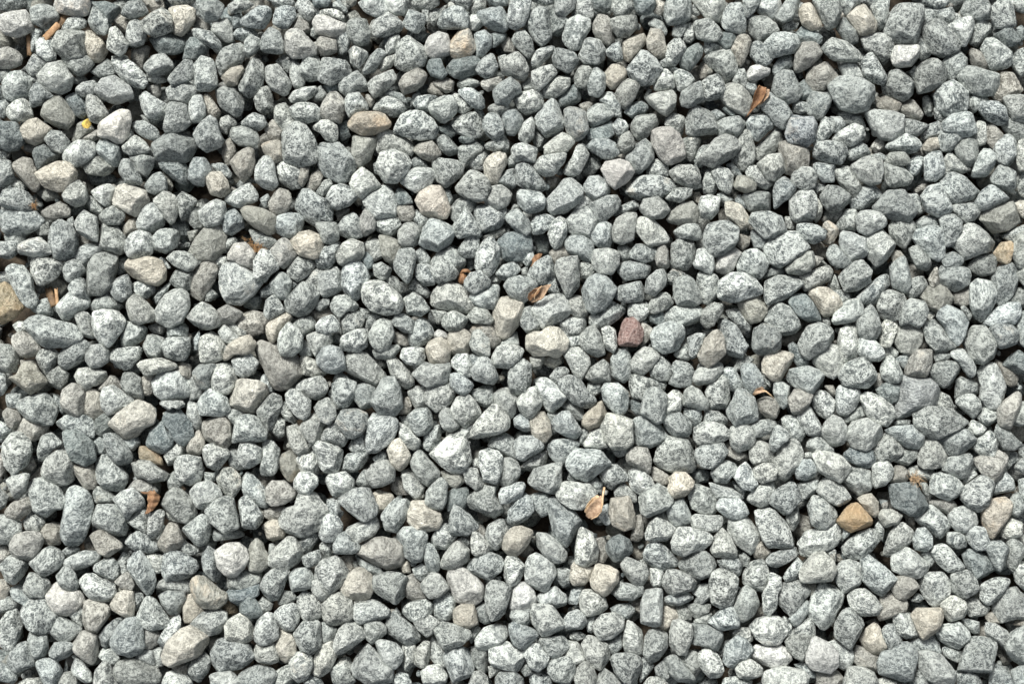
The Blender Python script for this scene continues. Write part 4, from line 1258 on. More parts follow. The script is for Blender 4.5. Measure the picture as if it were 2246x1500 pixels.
m1646,122 649,117 656,119 662,125 667,130 664,135 654,137 649,137 646,129
l1433,191 435,183 444,182 453,185 452,193 447,200 439,200 434,196
l1361,289 366,284 372,283 378,289 377,299 376,305 372,310 368,302 362,296
m1387,199 390,193 398,187 402,187 405,195 406,202 401,207 394,208 386,202
g1483,162 491,155 499,149 506,148 510,153 510,161 509,164 497,164
l1212,480 216,477 225,478 229,482 228,488 224,496 218,499 213,496 212,488
l1612,281 619,283 629,284 630,289 624,299 619,303 613,302 612,293
l1509,279 504,279 503,276 511,270 519,265 527,264 529,269 525,276 515,283 509,284
m1288,192 292,183 302,182 304,188 301,202 297,209 292,202 288,196
m1331,166 338,153 343,153 347,161 352,167 350,173 344,172 336,174 332,170
m1510,207 511,200 517,197 524,202 526,208 525,214 518,222 513,220 511,214
m1349,8 357,6 366,5 370,11 371,19 368,24 361,22 354,18 350,13
l1217,440 221,434 229,435 235,441 237,447 233,452 226,455 220,450 218,445
m1696,420 701,418 708,417 713,424 715,429 711,435 704,438 697,432
m1681,404 684,399 691,398 696,402 701,409 705,414 703,417 693,418 686,412
l1420,493 423,487 429,483 433,487 436,494 437,501 433,507 422,504
l1147,333 150,326 157,324 164,327 168,332 162,340 157,345 151,343
m1319,17 322,10 332,5 339,7 342,12 341,21 328,21 321,20
m1431,150 442,144 451,143 454,146 452,153 442,162 438,162 432,155
c114,96 20,89 27,87 34,92 38,95 32,103 26,106 18,103
l1424,437 427,431 436,431 442,437 444,444 439,448 430,450 425,445
c1354,121 357,114 364,110 371,112 372,117 367,125 364,133 360,134 355,130
l1154,493 159,490 168,490 176,499 172,508 156,504
m1362,496 366,491 376,490 382,496 382,506 364,507
m1600,144 605,136 613,137 620,142 622,146 615,154 607,155 602,149
l196,268 101,264 117,262 128,265 129,269 118,272 105,275 98,272
m1253,17 257,14 268,15 271,22 269,33 264,35 258,32 254,24
m1413,177 418,173 426,173 433,177 434,183 432,192 425,190 417,186 414,181
m1372,458 374,453 381,457 390,459 395,464 388,470 383,474 375,471 373,465
b1195,356 199,352 208,352 216,360 214,364 208,368 199,370 195,366
c1123,7 136,4 142,8 142,14 138,21 133,26 127,24 126,14
l1201,448 205,444 213,441 218,441 219,448 218,454 213,462 208,462 202,455
b1730,299 735,293 743,287 747,289 745,299 741,309 739,314 731,311
d1107,324 110,315 118,308 121,315 127,320 125,326 117,332 109,328
g1181,400 183,395 188,394 192,397 193,402 197,407 195,414 190,418 183,417 181,412 182,406
l1274,470 279,467 289,470 295,477 294,482 289,488 284,487 278,481
b1168,119 174,112 181,108 185,110 186,119 184,127 178,133 172,126
l1534,313 539,310 545,310 550,314 552,322 549,327 540,330 535,326 534,320
l1626,160 630,155 637,154 645,157 649,162 646,166 634,172 628,169
l1360,261 364,254 370,252 378,253 383,256 380,262 372,269 361,268
m122,7 33,3 40,5 43,10 41,17 34,22 23,16
m135,462 40,453 44,451 52,455 60,460 56,464 50,469 42,469
m1238,146 243,137 250,135 257,137 261,144 255,150 247,153 241,151
m16,486 8,476 14,471 20,469 22,476 25,483 24,487 12,491
m10,414 6,407 10,406 20,412 20,416 15,425 10,427 4,423
l1378,293 384,285 392,283 394,290 397,295 392,303 387,306 381,302
l1403,308 411,301 416,301 421,308 426,316 422,321 416,320 406,314
l1454,413 457,407 465,410 473,414 475,420 471,427 465,428 459,423 456,418
c1311,256 314,250 322,247 327,250 330,257 329,263 323,267 314,265
m1-3,252 8,253 13,259 13,265 9,270 14,271 2,272 -3,271
m1483,307 488,304 497,302 503,306 506,311 506,316 502,319 494,319 487,314
l1520,402 523,392 528,386 534,393 539,401 539,407 531,408 523,407
c1629,467 632,461 639,455 642,457 646,467 649,474 644,478 639,478 632,472
m1591,70 596,67 607,68 607,78 600,88 595,86 590,82
m1424,246 430,240 435,239 440,247 442,258 436,261 429,259 425,253
b1198,183 204,176 209,174 214,178 217,185 213,193 209,197 202,193 200,187
m1685,104 689,96 696,92 707,96 708,99 699,107 693,112 687,110
l1603,469 607,465 616,469 624,476 623,484 619,491 614,492 612,482 609,474
m1723,241 729,237 739,238 745,243 743,251 733,255 727,251
l1693,19 703,14 709,13 712,18 710,29 705,38 701,38 701,31 695,22
l1246,187 251,178 257,175 265,178 267,184 263,190 252,195 247,191
l1653,449 656,445 661,445 666,450 671,459 672,466 664,467 657,464 654,456
l1375,72 381,68 391,66 396,69 397,76 392,82 385,84 378,79
l1163,148 167,142 176,137 183,134 189,143 187,147 176,152 168,150
l1254,386 262,382 270,378 275,378 277,385 273,391 265,395 260,397 255,392
l1548,329 553,321 557,320 562,324 566,332 565,340 559,339 552,341 549,336
m1546,90 550,85 558,83 564,86 567,92 561,97 555,103 550,102 547,95
c1327,253 329,241 338,240 344,245 344,253 342,259 331,259
l1511,478 516,474 521,474 526,480 529,489 526,494 519,495 514,490 511,484
l1271,22 275,14 284,10 291,14 295,18 292,23 281,27 272,26
l1554,120 561,114 570,113 575,119 575,124 567,132 561,131
m1312,360 318,352 322,348 327,354 326,366 322,374 316,372 311,367
l1694,377 698,372 706,370 713,376 714,382 709,388 701,389 695,383
m1650,166 653,161 660,163 668,162 670,167 666,174 661,183 655,177 651,173
m1211,80 218,76 228,75 236,78 234,87 224,90 218,89 213,84
m1713,149 718,140 723,135 733,140 737,144 736,147 726,152 717,154
l1217,282 222,278 234,275 240,280 240,288 232,292 225,290 218,285
m1292,444 298,441 312,438 317,441 316,448 308,454 300,453 295,449
l1344,273 350,262 355,261 359,264 365,278 363,281 356,280 346,277
m1452,198 455,192 462,191 471,192 478,195 478,198 471,203 457,205 454,203
m1449,214 453,209 462,207 471,205 472,215 469,220 457,221 450,218
m1298,305 304,299 312,297 316,303 317,310 312,316 306,318 301,313
m1485,483 490,479 496,480 501,487 507,494 507,499 499,500 493,496 487,489
l1734,72 739,69 749,70 753,80 749,90 741,88 737,80
l1358,321 360,318 368,316 375,320 378,331 378,337 369,333 364,330 357,326
m1518,454 524,449 531,442 536,443 540,449 540,458 529,461 523,458
l1390,121 395,115 411,112 416,113 412,119 405,128 398,129 392,125
l1524,369 527,365 541,365 546,370 548,375 541,379 529,378 524,374
l1355,392 357,384 364,379 368,380 371,387 372,390 368,395 367,401 362,403 357,398
m1243,281 247,277 255,278 260,280 260,287 255,296 249,298 244,291
m1689,343 693,335 701,332 709,332 711,339 707,347 702,350 695,346
l1461,265 465,259 471,254 478,255 482,261 476,269 470,274 463,272
l1471,393 475,383 480,378 487,381 494,386 494,390 486,395 477,395 471,394
m1298,247 302,238 307,232 313,235 317,242 313,250 304,254 299,252
l1688,440 693,436 698,435 704,438 708,445 706,450 699,452 692,454 689,447
l1584,201 594,198 605,194 609,199 607,205 597,210 589,213 587,207
m1168,94 178,92 185,92 189,99 190,105 185,108 175,106 168,100
m1344,216 353,210 363,208 365,211 364,220 362,226 352,225 346,221
l1412,259 415,254 423,254 430,261 431,266 425,277 419,272 416,266
w1311,34 314,27 320,24 327,26 330,35 328,40 318,43 312,40
l1376,323 380,319 390,319 397,325 398,329 388,333 383,337 378,334
m1176,15 182,9 190,4 196,4 199,9 196,17 193,21 183,20 177,18
l1460,345 464,341 469,342 475,348 478,354 475,361 469,362 463,358 460,352
m1487,372 493,366 499,364 504,374 506,379 501,384 494,386 489,379
l1547,364 551,358 561,351 569,351 570,354 565,360 562,368 553,371 548,367
l1594,291 599,286 607,287 612,293 611,299 604,308 598,303 595,297
w1167,185 171,179 180,178 186,185 186,193 184,198 178,196 172,191 167,190
l1209,289 213,285 219,286 227,293 226,303 221,308 215,302 210,295
l1489,126 496,121 505,121 510,124 512,130 510,136 504,137 494,133
m1724,494 728,484 734,487 741,499 733,507 724,504
m1715,115 717,109 721,107 727,113 727,122 721,130 716,131 710,128
m1159,349 163,342 169,342 175,348 176,355 170,364 166,363 160,355
m1489,267 495,263 503,265 507,270 505,281 497,283 489,280 493,273
m1735,309 739,299 747,294 755,295 755,310 745,311
l1102,71 106,67 115,73 121,76 122,84 118,88 108,86 104,79
c160,24 66,22 72,26 78,36 78,41 72,45 68,45 64,38
d1443,399 447,393 453,391 460,395 463,402 458,408 449,410 444,404
m1144,0 155,-2 163,4 163,10 158,15 150,16 145,10
m1574,468 579,464 587,463 593,465 592,474 587,483 581,480 576,475
l1249,254 250,246 260,241 268,241 270,246 268,253 262,257 252,256
m1687,161 690,157 697,157 703,162 703,168 697,179 691,180 690,171
w1652,40 655,34 664,33 671,34 671,42 667,48 657,49 652,47
l1368,414 371,407 376,406 383,413 384,418 380,425 374,428 368,425
m1361,66 365,62 373,57 380,62 381,68 376,70 371,77 363,76 361,70
m118,428 22,419 30,420 37,426 37,432 32,436 22,436 18,433
m1219,52 222,44 223,39 226,38 232,42 235,48 237,53 234,58 226,59 220,56
l1382,476 388,470 393,468 396,474 401,480 399,486 393,491 388,489 385,481
m1652,209 666,208 666,200 675,202 679,208 674,216 667,220 660,215
l1396,66 402,60 412,53 418,54 419,60 413,67 405,72 397,71
l1234,382 240,376 246,377 251,382 249,389 244,395 237,396 233,391
m1529,500 531,492 539,495 550,497 549,508 529,507
b1116,396 120,388 124,382 129,384 134,395 131,400 120,404 115,400
m1542,269 546,265 551,265 555,272 558,279 555,286 549,288 544,283
l147,410 53,406 63,402 70,401 73,407 68,412 60,416 52,417 48,414
m1393,467 400,466 411,465 415,469 417,472 411,478 404,481 398,478 395,473
m1111,176 115,170 121,167 129,169 131,172 129,180 121,185 112,182
l1411,124 418,116 422,106 426,103 431,113 427,121 423,129 414,127
l1676,116 682,111 688,110 690,117 690,127 684,132 677,131 676,124
m1542,144 547,141 557,140 564,142 563,150 563,154 555,155 548,154
l1208,313 211,308 217,310 221,317 226,329 220,333 216,331 211,324
l114,178 21,175 29,174 36,180 38,185 30,188 21,188 15,186
b19,246 16,243 22,245 27,251 30,256 26,260 19,262 14,258 10,252
m1648,107 653,102 660,98 668,99 674,104 674,108 667,112 659,111 651,110
m1461,92 465,86 471,84 478,84 481,91 477,96 472,101 466,102 462,97
l1316,393 320,386 326,383 332,387 334,391 331,397 325,404 320,403 316,398
m1507,18 510,14 517,13 520,16 525,20 528,26 525,30 517,30 510,28
b1434,18 438,11 444,12 448,18 449,27 452,31 444,33 437,28 434,24
l1637,343 640,339 651,336 655,341 653,348 647,354 640,356 637,350
l1122,65 129,61 137,60 144,65 143,70 137,76 124,73
l1468,153 471,146 483,144 487,148 490,153 485,159 476,160 471,157
l1427,136 431,130 438,129 444,135 446,140 444,145 436,148 429,143
l1367,336 373,335 380,339 381,346 375,355 369,356 364,352 367,343
m1248,236 251,229 256,226 263,228 266,234 264,240 254,246 249,243
m1565,142 567,134 574,129 579,133 582,139 577,145 573,147 567,153 563,150
b1195,151 199,144 202,137 208,137 212,141 213,148 210,154 203,157 196,154
c1489,350 494,345 501,346 507,352 506,356 501,362 493,364 488,358 490,353
l1355,143 359,137 367,136 372,140 375,144 371,150 362,154 355,149
m190,395 95,391 103,388 109,392 115,398 115,402 108,404 96,401
l1627,259 629,247 637,247 645,255 647,261 643,264 635,264
m1210,197 213,190 219,187 226,189 231,194 225,201 218,206 211,201
c1388,308 391,302 398,302 402,309 403,317 399,323 392,323 389,316
m1715,76 721,74 729,75 735,80 737,87 732,92 723,88 717,82
m170,109 74,103 80,101 87,106 88,114 86,121 80,121 73,114
m1524,90 530,87 541,85 545,90 542,96 538,101 526,100 524,95
c1283,329 287,323 292,321 297,327 300,333 297,341 293,344 287,340
m1711,324 716,319 724,315 729,321 729,328 727,334 720,335 713,329
l1238,351 241,347 252,345 258,351 258,356 250,361 244,363 239,355
l1174,331 176,324 184,324 191,328 191,337 186,340 180,343 176,339
m1248,62 252,57 262,52 267,59 269,66 264,67 255,71 249,67
m1725,130 731,121 737,123 743,127 743,138 739,140 729,137 725,133
l1291,169 295,164 300,162 306,166 307,175 304,181 299,183 292,178
l162,71 68,69 74,75 79,83 78,88 70,91 65,88 63,80
m1211,419 215,416 225,415 229,422 230,426 224,431 214,432 212,427
m1512,62 519,55 524,54 529,61 530,65 526,72 518,73 513,70
m1138,125 142,116 150,116 155,124 151,131 149,136 141,134 138,131
m1247,166 252,159 260,156 264,160 264,167 265,173 256,175 248,171
m144,43 55,41 62,40 68,47 64,52 56,57 52,54 45,46
m1707,196 710,191 720,185 726,185 728,191 727,199 718,202 710,198
l1271,79 274,74 284,71 292,74 297,80 292,86 287,87 283,83 275,81
l1219,313 226,303 230,302 236,311 234,321 228,325 223,320
m1724,313 728,308 734,311 743,321 750,326 745,329 734,328 730,321
c1166,253 175,247 183,245 187,250 185,256 180,259 169,259 164,266 162,265
m1740,491 748,486 755,484 755,506 743,504
l1608,102 614,96 624,91 630,93 632,101 627,105 621,107 613,105
m1698,109 703,104 709,100 714,104 715,112 712,121 707,122 701,115
l1269,61 273,57 286,51 290,57 290,60 282,66 274,72 270,66
m1192,27 197,21 204,24 207,31 207,38 201,41 195,40 191,36
m1428,106 433,102 444,102 449,105 453,113 448,116 441,116 433,111
l1450,69 454,60 460,58 468,62 464,72 457,80 452,75
w1523,193 525,187 531,184 537,181 543,185 539,189 536,197 530,201 522,199
m1103,254 107,245 112,243 120,247 118,253 120,260 113,262 106,261
c1195,238 200,232 208,228 214,231 212,236 206,241 202,248 198,253 195,249
m1475,267 479,260 483,260 489,266 494,273 491,278 482,278 476,275
b1465,327 473,328 476,336 475,346 471,345 465,341 459,340 458,334 461,329
m1575,196 580,190 588,185 596,184 597,190 592,198 585,201 577,200
m1736,410 738,402 736,397 743,393 748,397 748,407 743,417 738,419 734,415
m1315,195 324,188 333,197 335,200 332,204 320,207 316,203
b1652,430 656,422 662,421 667,423 672,429 667,435 662,438 656,437
m1579,127 584,122 593,123 597,128 596,136 589,139 579,135
l1169,261 172,259 183,259 189,265 185,273 178,276 173,273
l1308,427 315,419 321,420 326,426 328,430 321,436 314,437 309,431
m1460,277 462,273 469,275 477,279 481,285 472,286 470,292 462,290 460,283
m1743,201 749,193 759,191 759,211 749,210
m1430,80 436,76 444,77 449,83 445,88 440,91 433,93 429,91
l1695,260 698,254 703,253 709,261 715,271 716,277 713,280 709,276 701,265
l1106,46 112,41 120,40 125,45 127,50 121,54 112,56 106,51
b1473,30 476,21 481,20 485,24 486,32 488,39 485,42 481,43 474,36
m1432,172 436,165 442,161 447,165 448,174 445,182 439,181 433,177
m121,462 28,462 34,464 36,474 34,479 27,481 22,476 20,468
m1122,60 128,50 133,44 140,45 142,50 141,58 131,61 124,63
m186,121 89,114 93,114 98,122 104,132 103,136 95,136 88,128
m1446,15 455,12 465,12 466,20 459,27 452,27 447,21
m1231,190 236,181 243,178 248,177 250,181 247,188 241,196 233,196 231,193
m121,70 26,61 30,60 38,67 42,71 32,73 29,82 22,78
m127,329 31,318 36,316 42,319 46,324 38,329 33,337 29,341
m1138,488 142,480 149,477 154,482 152,492 146,499 140,496
c1150,132 155,126 161,126 166,132 168,140 162,145 154,142
c1332,454 332,446 339,441 346,442 348,447 349,455 343,458 334,457
m1566,14 573,3 578,-3 586,-2 584,8 578,15 568,18
b1-3,37 6,35 13,38 16,43 15,47 7,50 -3,50
g1277,172 285,173 292,177 296,181 290,187 286,193 281,191 279,183
l1583,304 588,299 593,298 597,305 602,313 600,317 591,318 586,311
l1505,379 509,376 519,377 527,377 528,382 524,388 515,389 507,386
m1197,205 202,199 208,200 213,205 212,212 209,219 202,218 198,211
m1644,461 647,455 652,455 656,461 659,467 662,470 659,476 651,476 647,469
m1370,159 374,154 379,153 387,162 388,170 384,174 379,170 371,165
l1397,108 404,102 411,97 415,99 420,104 414,111 404,114 398,113
m1241,224 245,216 252,214 257,219 263,224 260,228 254,227 249,232 242,228
l192,29 95,16 101,13 105,16 107,25 105,32 98,34 93,32
l1234,318 239,310 243,309 248,313 254,321 250,327 239,324 234,323
m1441,341 445,340 451,340 458,346 459,351 451,353 447,358 444,356 439,348
m1243,400 249,390 254,388 257,396 264,398 268,399 262,404 252,405 244,404
d1617,332 623,327 631,329 638,329 640,337 635,342 627,340 619,336
m1404,43 406,36 410,36 420,39 423,44 419,51 415,53 406,49
m1141,271 145,266 154,265 158,268 153,277 154,284 148,285 142,279
l161,262 67,253 74,252 79,257 79,264 73,268 65,269 62,266
m1581,165 589,163 597,165 604,169 602,175 595,178 587,176
m1489,176 492,169 502,164 510,164 513,171 511,179 505,175 497,174 491,179
l15,80 12,74 20,72 22,79 24,85 18,89 9,88 5,84
m1721,400 724,396 733,396 738,402 734,414 730,417 726,412 724,407
m1449,430 453,426 462,427 470,428 470,435 461,439 453,439 449,435
l146,143 51,136 57,132 62,137 64,144 61,150 55,151 48,147
m127,262 30,256 38,254 43,259 43,264 37,270 33,276 29,271
m189,280 91,273 97,273 103,277 105,294 99,293 96,288 91,286
m1497,72 499,67 507,62 512,60 514,68 514,73 508,77 503,80 498,77
l1401,171 404,163 410,158 414,161 414,173 411,180 406,182 403,178
l1705,389 713,384 719,385 724,397 721,402 714,402 709,397
c1427,304 433,298 440,293 444,301 439,311 431,314 426,310
l1716,457 721,455 728,456 736,461 739,467 736,474 729,469 723,466
m1201,82 203,76 209,74 212,78 214,86 216,90 208,97 203,91 201,87
m1121,188 125,184 134,184 140,186 145,192 142,197 137,198 129,195
m1260,283 265,281 272,282 276,286 272,293 272,298 266,300 259,292
m1644,270 647,262 651,260 656,265 660,275 659,279 651,280 645,276
m1353,88 358,83 364,84 368,92 368,99 362,103 356,99 353,93
m1430,62 433,51 437,48 443,54 443,64 438,71 431,69
m1366,84 370,81 380,81 383,87 381,93 376,99 371,98 368,91
m1343,251 346,243 351,241 357,246 358,253 359,260 354,261 346,257
b1576,293 581,285 587,285 594,289 591,296 585,303 579,302
l1185,476 187,471 195,471 200,470 203,476 203,483 198,485 190,484 186,481
m1512,235 514,227 522,220 527,220 529,228 523,235 521,241 515,239
c1456,31 462,26 471,25 473,28 471,33 463,42 459,46 456,43
l1115,470 119,462 126,451 131,449 134,454 130,463 123,472 117,472
m1564,284 565,279 571,279 577,283 578,291 577,301 574,303 569,295
m1186,73 188,67 191,63 197,63 199,72 200,81 193,84 188,80
b13,372 10,367 21,363 25,368 20,375 14,380 6,378
l178,32 80,20 84,19 89,25 93,33 91,38 87,41 79,36
l1308,491 312,487 322,486 327,492 326,498 318,501 310,499
l1536,348 541,341 546,337 549,340 551,349 554,353 549,358 543,357
d124,112 27,107 31,105 38,111 44,112 44,118 36,119 28,124
l1217,336 221,330 229,330 232,338 235,347 234,351 229,345 220,345
l155,230 62,227 67,230 67,238 70,248 66,250 60,247 57,239
d1496,43 503,36 511,31 514,33 513,41 508,48 504,52 498,49
m1664,179 667,176 674,183 680,188 681,196 678,200 672,198 667,189
m1-3,118 3,117 7,118 9,125 10,131 5,136 -3,137
m1696,152 700,148 707,147 714,150 716,156 712,161 705,163 699,157
m1374,29 377,23 383,22 390,31 390,40 387,44 381,38 376,33
l1559,411 564,405 572,402 582,400 585,404 577,410 567,415 561,415
m1295,218 301,213 309,218 314,226 307,231 298,229
l1363,364 367,357 374,355 381,349 384,355 381,363 372,367 365,368
l1215,352 219,346 226,345 232,349 232,354 226,361 219,361 215,357
m1611,20 613,13 619,13 623,20 629,27 628,32 623,34 618,30
m164,14 68,5 72,7 78,14 79,21 77,28 72,26 66,19
m171,467 76,459 84,453 90,452 88,458 84,466 78,475 73,472
l1261,3 270,-1 281,0 282,5 284,8 280,12 274,12 264,8
m1340,205 344,200 351,198 358,205 358,209 347,215 340,211
m1588,325 592,319 599,319 605,324 611,330 609,333 599,333 594,331
m1139,22 144,21 154,23 160,30 165,35 160,39 151,33 141,27
l1643,247 645,237 649,233 655,234 656,240 653,248 649,257 645,256
m1380,233 384,225 389,223 390,230 396,237 394,243 387,245 381,238
l127,32 30,28 38,28 42,38 43,43 37,46 28,41
m1447,8 449,-2 463,-3 464,5 458,12 451,13
m1501,285 505,282 512,286 518,295 517,299 511,299 500,296
c1418,414 421,410 427,414 434,415 434,420 427,427 419,428 417,423
m1321,237 326,230 333,227 341,232 342,236 337,241 327,242
m194,113 98,111 113,116 111,123 106,131 102,128 98,121
c1584,9 587,4 592,3 597,9 601,18 599,21 593,22 587,18
l1471,212 473,204 480,198 486,197 488,201 486,209 479,216 473,214
l140,500 46,492 52,491 56,498 54,508 42,508
l1745,104 753,100 753,125 746,126 743,118
m1520,345 525,339 531,337 537,339 540,343 535,348 531,353 523,352
c1442,54 447,48 454,47 458,52 457,58 451,64 447,65 442,60
m169,413 76,409 82,408 86,413 86,420 82,425 74,422 69,417
l1389,53 394,50 403,48 407,54 399,62 393,67 389,61
l1346,492 351,489 356,495 358,504 350,510 342,502
l1230,298 235,291 240,291 245,298 246,305 240,310 234,307
l1742,419 746,413 755,412 755,434 748,430 743,425
m1162,161 166,155 171,153 177,159 178,166 169,172 164,169
d1174,442 178,437 184,435 189,442 192,448 188,451 181,452 175,448
l1428,276 432,269 441,263 445,267 446,279 436,280
m1637,5 641,0 650,-1 649,10 646,23 643,23 640,14
m141,420 46,413 50,414 55,420 57,429 54,432 46,430 42,425
m181,213 83,206 88,202 93,201 96,208 95,216 89,220 84,218
l1488,34 493,29 499,29 502,33 501,38 497,44 494,48 489,47 487,41
l1437,494 441,488 448,493 454,500 449,507 437,503
l1545,123 549,120 555,122 561,131 567,133 560,139 553,136 546,128
l1224,245 229,243 240,243 243,246 242,252 233,256 231,261 227,253
l1511,151 513,144 519,143 526,145 525,155 520,160 513,159
m1698,294 703,289 711,288 716,293 717,299 712,306 706,301
m1253,73 255,69 262,68 268,75 270,80 261,83 256,86 253,80
l1374,109 377,106 384,105 393,109 391,115 391,119 382,117 377,119 374,112
m1603,185 607,180 613,179 618,187 623,193 615,197 608,193
l1538,489 542,483 549,482 557,488 557,493 549,496 540,495
l1520,125 524,122 532,124 536,129 535,137 534,142 526,138
m1369,448 373,445 382,445 390,444 390,452 386,457 378,456 372,452
m171,161 76,154 84,150 90,154 92,158 87,164 80,164 74,164
m1200,15 202,7 208,5 215,6 216,12 210,22 204,20 200,17
m1231,166 233,162 240,163 246,163 248,167 247,175 242,178 236,177 234,170
m1548,34 551,31 557,31 562,40 567,43 565,46 559,48 553,46 549,41
l14,352 9,348 17,346 21,347 18,360 12,366 9,360
l1427,324 432,316 440,312 443,320 444,326 437,329 429,329
l1291,260 294,255 302,254 310,255 311,262 307,267 298,266
l1211,71 214,67 225,62 232,61 233,66 228,71 220,76 213,75
l1330,263 334,259 342,259 346,266 344,275 339,276 331,268
m1595,120 603,118 611,120 611,128 610,133 602,133 596,127
b1535,36 540,26 545,25 549,30 547,38 544,45 541,49 539,44
m189,9 94,1 101,0 108,5 111,8 103,12 95,14 89,11
b1554,293 560,290 567,292 570,299 569,306 562,307 556,301
l1109,377 112,374 117,371 120,375 119,383 115,393 110,395 108,388
m1-3,483 4,486 12,492 14,497 8,500 -3,499
l1227,94 231,89 240,88 246,92 247,100 245,104 238,102 234,97
l1554,5 558,-1 569,-2 571,4 567,12 564,14 555,10
m194,90 98,88 106,89 114,94 117,100 113,103 106,101 97,95
b1302,110 306,105 315,102 321,110 322,113 315,118 309,116
l1519,352 524,353 535,357 542,362 545,366 532,365 525,365 521,360
m133,102 38,96 45,97 51,103 50,108 45,112 38,110
l1139,76 143,69 147,69 150,78 150,84 146,90 140,89 138,84
l112,500 20,496 30,496 32,504 22,508 12,507
m1267,455 276,453 282,458 282,464 276,468 272,470 267,465
c1190,107 195,104 204,103 206,108 208,116 199,120 194,113
m1310,396 317,399 321,407 322,415 319,419 313,417 310,407
l1378,98 382,93 385,84 389,82 391,89 390,101 385,106 379,103
l1551,342 556,338 565,339 568,343 567,350 557,353 552,348
l1386,48 392,38 400,32 404,31 407,36 402,41 395,48 388,52
l1510,183 515,182 521,187 522,195 519,201 513,197 505,195 509,190
m1348,51 353,42 358,38 361,41 364,49 360,56 355,57 350,54
l1487,289 492,285 497,286 500,291 497,301 492,302 486,304
m1265,49 271,40 275,35 280,37 283,40 279,43 276,49 271,58 267,55
m1335,66 340,64 346,65 355,73 356,78 353,80 345,78 337,70
m1474,224 477,219 482,215 490,213 493,221 487,226 479,229 475,228
m1596,100 601,88 606,82 609,86 609,95 606,102 599,104 595,107
d1461,-2 477,-3 480,4 476,10 471,11 465,8
m1347,24 354,22 359,26 359,34 353,41 348,41 347,35
l1413,452 416,448 422,446 428,448 429,456 425,460 418,461 413,458
m1503,247 509,244 516,245 515,251 511,263 507,265 504,259
m1-2,177 4,177 13,175 15,182 9,188 4,190 -2,188
l1344,390 350,388 355,394 358,400 357,403 354,406 350,407 345,404
m1352,103 357,99 362,103 368,98 372,103 371,111 367,112 359,110 354,109
l1328,275 332,272 341,276 346,281 343,286 338,289 334,287 329,281
m1581,343 586,336 593,336 597,341 596,348 591,351 583,350
l1405,8 406,-2 421,-3 420,6 413,12 408,11
m1461,184 465,179 470,178 475,181 481,182 477,190 471,192 461,188
m1295,17 299,8 304,8 311,12 310,18 305,25 297,21
l1302,453 314,449 322,455 317,462 312,465 306,460
m1667,396 671,387 676,386 681,392 681,399 676,404 669,402
l1281,0 290,-3 299,1 298,6 295,11 288,11 282,6
m1336,181 341,174 345,171 350,174 350,183 347,188 339,188 335,184
m1548,311 553,308 566,306 569,308 565,315 557,319 551,319
m134,273 43,268 50,273 49,279 42,286 36,281
m1129,145 133,140 138,142 144,147 140,152 138,159 133,161 131,153
l166,139 71,136 80,135 84,138 82,144 80,150 77,151 70,145
m136,476 40,470 50,469 55,474 53,478 42,483 38,481
m146,198 49,192 54,190 59,192 62,198 57,204 52,207 47,203
l190,107 94,102 99,99 105,103 110,110 105,112 95,113 91,111
m1298,-1 310,-3 322,-3 321,3 315,7 304,6
b1262,163 267,153 273,158 275,163 273,171 268,173 263,170
l1119,2 122,-3 143,-4 144,3 140,5 133,3 123,5
m1388,164 392,158 399,157 406,160 403,166 396,171 390,171
m1304,194 314,194 318,202 317,210 310,209 304,202
l1321,304 324,297 329,296 332,307 336,312 330,316 325,314 322,309
l1642,378 646,372 654,373 662,378 659,382 652,384 650,388 644,382
b1232,29 235,26 245,29 246,37 242,41 237,42 232,38
l1304,475 310,469 316,470 314,478 314,485 309,488 303,486
l1254,37 257,34 265,36 270,39 267,44 260,53 257,49
l119,47 24,40 31,42 35,47 30,54 22,56 19,52
l151,487 54,480 60,484 66,492 67,497 61,499 54,494
l1478,62 483,52 487,51 493,57 493,65 487,66 479,66
m1106,136 112,128 117,126 121,131 122,139 113,142 108,140
m1524,410 531,408 539,408 544,415 543,422 540,423 536,418 527,415
l1440,241 445,238 451,242 451,253 447,260 443,257
m1669,0 674,-3 689,-3 695,2 694,6 687,7 679,4
l1639,499 646,495 656,499 657,507 642,507
l1485,437 493,434 505,433 510,437 503,441 491,443 485,441
m1563,323 565,313 569,311 576,316 577,321 571,325 567,330 563,328
l1231,238 236,232 243,230 248,237 247,242 238,244 232,242
l1471,500 475,495 481,495 489,500 485,507 471,506
l1339,346 342,342 349,343 351,349 358,353 348,358 341,353
m1420,57 423,49 428,47 433,52 432,59 427,65 421,63
l1216,5 219,0 225,-2 228,3 231,7 230,13 226,16 220,11
c1627,365 631,362 637,361 642,367 642,375 639,378 633,373
m1318,103 324,99 329,101 335,108 334,114 330,115 322,110
m1193,229 195,219 199,215 204,220 208,227 202,231 196,233
m1286,236 290,229 296,230 303,235 302,244 294,242
m1362,201 368,194 378,191 381,197 376,202 369,205 363,204
m1273,256 278,254 290,252 294,256 290,261 284,263 275,262
m150,210 54,205 61,203 63,210 68,217 59,218 52,215
m1444,446 451,442 459,441 464,445 462,451 457,456 453,450 445,448
l1114,295 120,293 130,293 137,292 138,296 135,302 128,297 120,303 116,300
b1159,227 166,223 178,229 170,237 163,236
m1493,53 497,51 504,54 508,59 505,63 500,67 495,66 494,59
m1175,89 178,86 186,83 192,85 195,91 189,96 184,93 176,92
m1342,231 348,224 356,227 361,234 358,237 346,236
m1239,362 243,363 248,367 249,373 254,376 252,381 243,379 240,373
b1479,189 482,180 486,178 489,182 489,188 491,194 486,197 480,195
m1615,0 616,-3 629,-3 629,3 624,8 620,12 615,6
m1647,118 651,112 659,111 665,114 667,119 661,121 654,121 647,120
l1507,430 511,427 519,427 520,437 515,441 507,440 510,436 506,433
m145,22 50,14 58,12 63,16 61,22 54,23 47,25
m1194,0 202,-2 217,-3 216,3 210,5 198,5 194,3
m1302,76 305,71 312,70 320,71 317,77 314,82 305,80
